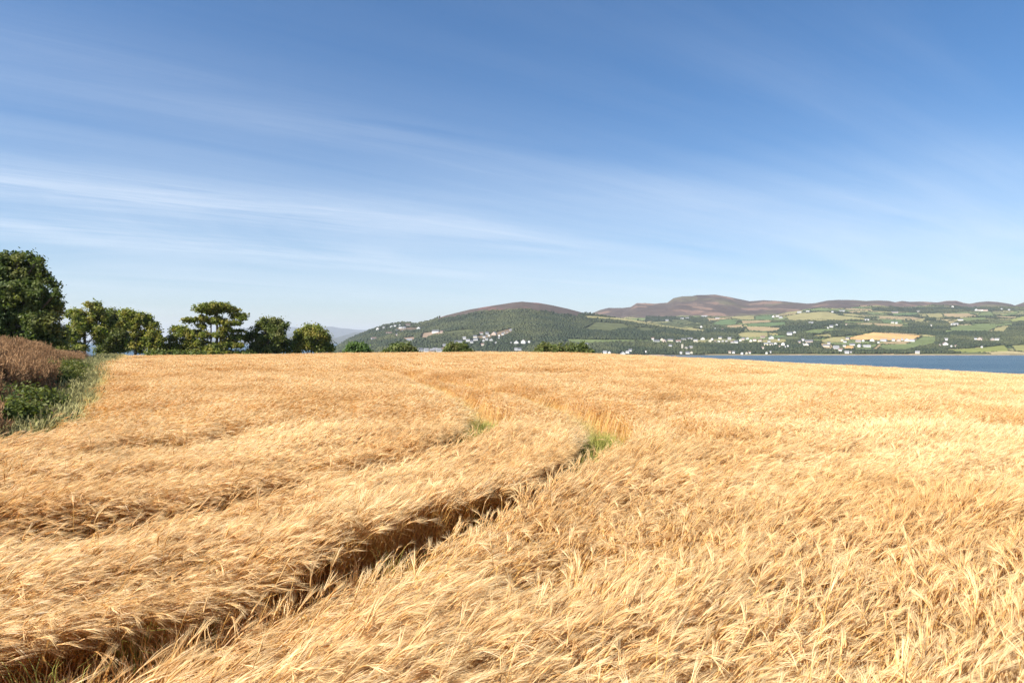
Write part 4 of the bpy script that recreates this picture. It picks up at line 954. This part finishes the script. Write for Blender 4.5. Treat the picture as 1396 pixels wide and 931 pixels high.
def crop_layer(P, lod):
    X, Y = P[:, 0], P[:, 1]; n = len(X)
    ok = X > edge_x(Y)+.15*fbm(X/1.2, Y/1.2, 21, 2)*3
    dA, sA, aA = dist_line(X, Y, TR_A); dB, sB, aB = dist_line(X, Y, TR_B); dG, sG, aG = dist_line(X, Y, GROOVE)
    wig = .09*fbm(X/.7, Y/.7, 25, 2)
    # the gaps: bare, fading out as the tracks run away
    hwA = np.interp(aA, [0, .12, .3, .5, .60, .70, .8, .92, 1], [.60, .58, .37, .32, .64, .62, .54, .40, .2])
    hwB = np.interp(aB, [0, .25, .42, .54, .64, .8, .92, 1], [.36, .28, .20, .66, .62, .54, .40, .2])
    ok &= (dA > hwA+wig) & (dB > hwB+wig)
    X, Y, dA, dB, dG, sA, sB, aA, aB = [q[ok] for q in (X, Y, dA, dB, dG, sA, sB, aA, aB)]; n = len(X)
    # wind: mostly to the right and a little away; streaky along the same run
    u = X*.86+Y*.5; v = -X*.5+Y*.86
    gust = fbm(u/3.4, v/1.15, 81, 4); fine = fbm(X/.55, Y/.55, 83, 2); slow = fbm(X/9, Y/9, 85, 3)
    right = sstep(1.5, 9, X-.12*Y)
    phi = .38+.75*fbm(X/3.2, Y/3.2, 87, 3)+.20*fine-.5*slow*right
    tilt = .20+.42*gust+.10*fine+.15*(1-right); tilt = np.clip(tilt, -.12, .85)
    tilt *= 1-.55*right
    lod_h = 1+.24*fbm(u/2.6, v/.9, 91, 3)+.04*fine
    # lodged hollows
    hol = sstep(.22, .6, fbm(u/2.2+9, v/1.0, 95, 3))*(1-.5*right)
    hsc = lod_h*(1-.34*hol)
    gr = np.exp(-(dG/.45)**2); hsc *= 1-.34*gr
    gB = np.exp(-(np.clip(dB-.1, 0, None)/.30)**2)*(aB < .5); hsc *= 1-.25*gB
    edge = np.exp(-(dA/.55)**2)
    tilt = tilt*(1-.35*edge*(sA > 0))+.10*edge*(sA < 0)
    bz = np.exp(-((aA-.60)/.13)**2-(np.clip(dA-.5, 0, None)/.5)**2)+np.exp(-((aB-.56)/.13)**2-(np.clip(dB-.5, 0, None)/.5)**2)
    tilt = tilt*(1-.85*np.clip(bz, 0, 1))
    # the far end of the tracks: only a dent
    far_dent = np.exp(-(dA/.75)**2)*(aA > .72)*.42+np.exp(-(dB/.75)**2)*(aB > .70)*.42
    hsc *= 1-far_dent
    up = (rs.rand(n) < .12+.5*right) | (hol > .8) | (bz > .35)
    if lod == 0: var = np.where(up, NEAR_B+rs.randint(0, NEAR_U, n), rs.randint(0, NEAR_B, n))
    elif lod == 1: var = NEAR_B+NEAR_U+np.where(up, rs.randint(8, MID, n), rs.randint(0, 8, n))
    else: var = NEAR_B+NEAR_U+MID+np.where(up, rs.randint(5, FAR, n), rs.randint(0, 5, n)); 
    if lod == 2: tilt = tilt*.45
    Z = gz(X, Y)-.02
    rot = np.stack([rs.randn(n)*.07, tilt, phi+rs.randn(n)*.16], 1)
    sxy = rs.uniform(.92, 1.1, n)
    return np.stack([X, Y, Z], 1), rot, np.stack([sxy, sxy, hsc*rs.uniform(.95, 1.05, n)*(1+.15*tilt**2)], 1), var
L0 = crop_layer(cells(1.6, 13.5, .118, 1.6), 0)
L1 = crop_layer(cells(13.5, 40, .26, 2.0), 1)
L2 = crop_layer(cells(40, 121, .62, 3.0), 2)
print('CROP points', len(L0[0]), len(L1[0]), len(L2[0]))
PR = cells(1.8, 15, .34, 1.0); PR = PR[rs.rand(len(PR)) < .5]; dr_, _, _ = dist_line(PR[:, 0], PR[:, 1], TR_A); PR = PR[(PR[:, 0] > edge_x(PR[:, 1])) & (dr_ > .25)]; nr = len(PR)
s_ = rs.uniform(.92, 1.12, nr)
L3 = (np.stack([PR[:, 0], PR[:, 1], gz(PR[:, 0], PR[:, 1])], 1), np.stack([rs.randn(nr)*.14, rs.randn(nr)*.14+.08, rs.randn(nr)*.9+.3], 1), np.stack([s_, s_, s_], 1), NEAR_B+NEAR_U+MID+FAR+rs.randint(0, ROGUE, nr))
PT, RO, SC, VA = [np.concatenate([a[k] for a in (L0, L1, L2, L3)]) for k in range(4)]
ob = scatter('barley_crop', PT, RO, SC, VA, bmods, [STRAW])
tag(ob, 'ripe golden barley combed by the wind over the whole field', 'barley', kind='stuff')

# ------------------------------------------------------------------ weeds, verge and bank vegetation
def tuft(seed, n, rad, h, w, c_hi, bend, m, seed_head=0.0, name='tuft'):
    r = random.Random(seed); sp = Soup()
    for k in range(n):
        a = r.uniform(0, 6.28); q = rad*math.sqrt(r.random()); b = Vector((q*cos(a), q*sin(a), 0))
        a2 = a+r.gauss(0, .8); d = Vector((cos(a2), sin(a2), 0)); H = h*r.uniform(.55, 1.1); be = bend*r.uniform(.3, 1.2)
        pts = [b, b+Vector((0, 0, H*.5))+d*be*H*.15, b+Vector((0, 0, H*.85))+d*be*H*.45, b+Vector((0, 0, H*(1-.15*be)))+d*be*H*.85]
        sh = r.random()
        sp.ribbon(pts, [w, w*1.1, w*.7, 0], Vector((-d.y, d.x, 0)), (sh*.6, sh, 0), (sh*.6+.4*c_hi, sh, 0))
        if r.random() < seed_head:
            t0 = pts[-2]
            for q in range(7):
                e = t0+Vector((r.gauss(0, .035), r.gauss(0, .035), r.uniform(0, .24)))
                dd = Vector((r.gauss(0, 1), r.gauss(0, 1), 1.6)).normalized()
                sp.ribbon([e, e+dd*.06, e+dd*.10], [.012, .020, 0], dd.cross(Vector((r.gauss(0, 1), r.gauss(0, 1), .2))).normalized(), (1, sh, 1), (1, sh, 1))
    return sp.mesh(name, m)
def weedmat(name, dark, light, head):
    m, t = mat(name)
    a = t.n('ShaderNodeAttribute', attribute_name='tint'); s_ = t.n('ShaderNodeSeparateColor'); t.l(a.outputs['Color'], s_.inputs[0])
    c = t.mix(s_.outputs[0], dark, light); c = t.mix(s_.outputs[2], c, head)
    oi = t.n('ShaderNodeObjectInfo'); k = t.math('ADD', t.math('MULTIPLY', oi.outputs['Random'], .5), .75); cc = t.n('ShaderNodeCombineColor')
    for q in range(3): t.l(k, cc.inputs[q])
    c = t.mix(1.0, c, cc.outputs[0], 'MULTIPLY')
    p = t.n('ShaderNodeBsdfPrincipled', i_Roughness=.7); p.inputs['Specular IOR Level'].default_value = .12; t.l(c, p.inputs['Base Color'])
    tr = t.n('ShaderNodeBsdfTranslucent'); t.l(c, tr.inputs[0]); mx = t.n('ShaderNodeMixShader'); mx.inputs[0].default_value = .3
    t.l(p.outputs[0], mx.inputs[1]); t.l(tr.outputs[0], mx.inputs[2])
    o = t.n('ShaderNodeOutputMaterial'); t.l(mx.outputs[0], o.inputs[0]); return m
GREENW = weedmat('green_weed', (.15, .16, .028), (.46, .43, .11), (.3, .3, .1))
VERGEM = weedmat('verge_grass', (.038, .080, .010), (.105, .200, .026), (.30, .28, .12))
YELW = weedmat('yellowing_grass', (.42, .32, .11), (.70, .55, .22), (.6, .45, .18))
BANKM = weedmat('bank_grass', (.060, .065, .025), (.22, .170, .070), (.34, .205, .105))
DOCK = weedmat('nettle_bed', (.045, .075, .022), (.13, .18, .055), (.20, .11, .06))
# weeds in the wheelings
def at_px(a, b, h=.1):
    Y = (CZ-h)*F/(b-465.5); return (a-698)/F*Y, Y
rw = np.random.RandomState(8); P = []
def along(TR, a0, a1, n, spread):
    for _ in range(n):
        k = rw.uniform(a0, a1)*(len(TR)-1); i = min(int(k), len(TR)-2); p = TR[i]+(TR[i+1]-TR[i])*(k-i)
        P.append((p[0]+rw.randn()*spread, p[1]+rw.randn()*spread))
along(TR_A, .53, .67, 480, .20); along(TR_B, .49, .62, 440, .20)
n_green = len(P)
for (a_, b_) in ((655, 700), (165, 868), (650, 706), (935, 640), (700, 690)):
    x_, y_ = at_px(a_, b_, .35)
    for _ in range(3): P.append((x_+rw.randn()*.05, y_+rw.randn()*.05))
along(TR_A, 0, .6, 12, .12); n_g = len(P)
along(TR_A, .65, .9, 420, .18); along(TR_B, .60, .88, 420, .18)
P = np.array(P); n = len(P)
s = rw.uniform(.7, 1.3, n); var = np.concatenate([rw.randint(0, 3, n_g), rw.randint(3, 5, n-n_g)])
s[n_green:n_g] *= .8
Z = gz(P[:, 0], P[:, 1])
ob = scatter('weeds', np.concatenate([P, Z[:, None]], 1), np.stack([rw.randn(n)*.15, rw.randn(n)*.15, rw.uniform(0, 6.3, n)], 1), np.stack([s, s, s], 1), var,
             [tuft(700+k, 24, .08, .52, .006, 1, .7, GREENW) for k in range(3)]+[tuft(710+k, 26, .09, .50, .0055, 1, .5, YELW) for k in range(2)], [GREENW, YELW])
tag(ob, 'green and yellowing weeds sprouting in the wheel tracks of the barley', 'weeds', kind='stuff')

P = []; along(TR_A, 0, .62, 420, .20); along(TR_B, 0, .5, 200, .16); P = np.array(P); n = len(P); s = rw.uniform(.5, 1.15, n)
ob = scatter('straw_stubble', np.concatenate([P, gz(P[:, 0], P[:, 1])[:, None]], 1), np.stack([rw.randn(n)*.25, rw.randn(n)*.25, rw.uniform(0, 6.3, n)], 1), np.stack([s, s, s], 1), rw.randint(0, 3, n),
             [tuft(760+k, 16, .11, .42, .007, 1, .5, STRAW) for k in range(3)], [STRAW])
tag(ob, 'broken straw standing thinly in the wheel tracks of the barley', 'straw', kind='stuff')

# verge: green grass between bank and crop
n = 9000
Yv = 11+(118-11)*rw.rand(n)**1.3
e0 = edge_x(Yv); f0 = foot_x(Yv); k = rw.uniform(-.35, 1.15, n)
Xv = e0+(f0-e0)*k
yel = (k < -.06+.12*rw.randn(n))
keep = (Xv/Yv > -.86)
Xv, Yv, yel = Xv[keep], Yv[keep], yel[keep]; n = len(Xv)
s = rw.uniform(.7, 1.3, n)*(1+.006*Yv)
var = np.where(yel, rw.randint(3, 6, n), rw.randint(0, 3, n))
ob = scatter('verge_grass', np.stack([Xv, Yv, gz(Xv, Yv)], 1), np.stack([rw.randn(n)*.1, rw.randn(n)*.1+.08, rw.uniform(0, 6.3, n)], 1), np.stack([s, s, s], 1), var,
             [tuft(720+k, 26, .16, .50, .012, 1, .6, VERGEM, .02) for k in range(3)]+[tuft(730+k, 26, .16, .60, .009, 1, .5, YELW, .0) for k in range(3)], [VERGEM, YELW])
tag(ob, 'long green grass on the verge between bank and barley', 'grass', kind='stuff')

# bank: tall brown seeding grass
n = 17000
Yb = 7+(95-7)*rw.rand(n)**1.35
d_ = rw.uniform(-.1, 7.0, n); Xb = foot_x(Yb)-d_
kind = fbm(Xb/2.4, Yb/3.4, 141, 3)
keep = (Xb/Yb > -.98)
Xb, Yb, d_, kind = Xb[keep], Yb[keep], d_[keep], kind[keep]; n = len(Xb)
green = (d_ < 1.3+1.1*kind) & (Yb > 14) | (kind > .08)
s = rw.uniform(.75, 1.25, n)*(1+.003*Yb)
var = np.where(green, rw.randint(3, 6, n), rw.randint(0, 3, n))
ob = scatter('bank_grass', np.stack([Xb, Yb, gz(Xb, Yb)-.03], 1), np.stack([rw.randn(n)*.1, rw.randn(n)*.1+.1, rw.uniform(-.8, .8, n)], 1), np.stack([s, s, s], 1), var,
             [tuft(740+k, 26, .20, .85, .010, 1, .4, BANKM, .75) for k in range(3)]+[tuft(750+k, 30, .2, .5, .022, 1, .8, DOCK, .05) for k in range(3)], [BANKM, DOCK])
tag(ob, 'tall rusty brown seeding grass mixed with nettles on the bank', 'grass', kind='stuff')
# bramble bushes in the bank
def bush(label, X, Y, r, h, seed, n=7500, size=.062):
    rs = np.random.RandomState(seed); z = float(gz(X, Y)); lobes = []
    for k in range(7):
        a = rs.uniform(0, 6.28); q = r*.5*rs.rand()
        lobes.append((q*cos(a)*1.3, q*sin(a), h*rs.uniform(.3, .7), r*.5, r*.5, h*.36))
    lobes.append((0, 0, h*.4, r*.8, r*.8, h*.4))
    tree('bramble_bush', label, 'bush', (X, Y, z), lobes, n, size, LEAF_D, [(0, 0, .05, h*.4), (.3, .1, .04, h*.3)], seed, group='bramble bushes on the bank', holes=.1, clump=.12)
for k, (lab, a_, Y, off, r, h) in enumerate([
    ('dark bramble bush in the middle of the bank, the broadest of them', 0, 29, .8, 1.3, 1.3),
    ('dark bramble bush low on the bank, second from the far end', 0, 36, .8, 1.3, 1.2),
    ('dark bramble bush at the far end of the bank below the big tree', 0, 48, .6, 1.5, 1.3),
    ('dark bramble bush at the nearest visible foot of the bank', 0, 14.5, .8, .9, .9),
    ('dark bramble bush on the bank just right of the nearest one', 0, 18.5, .8, .9, .9)]):
    bush(lab, float(foot_x(Y))-off, Y, r, h, 800+k)
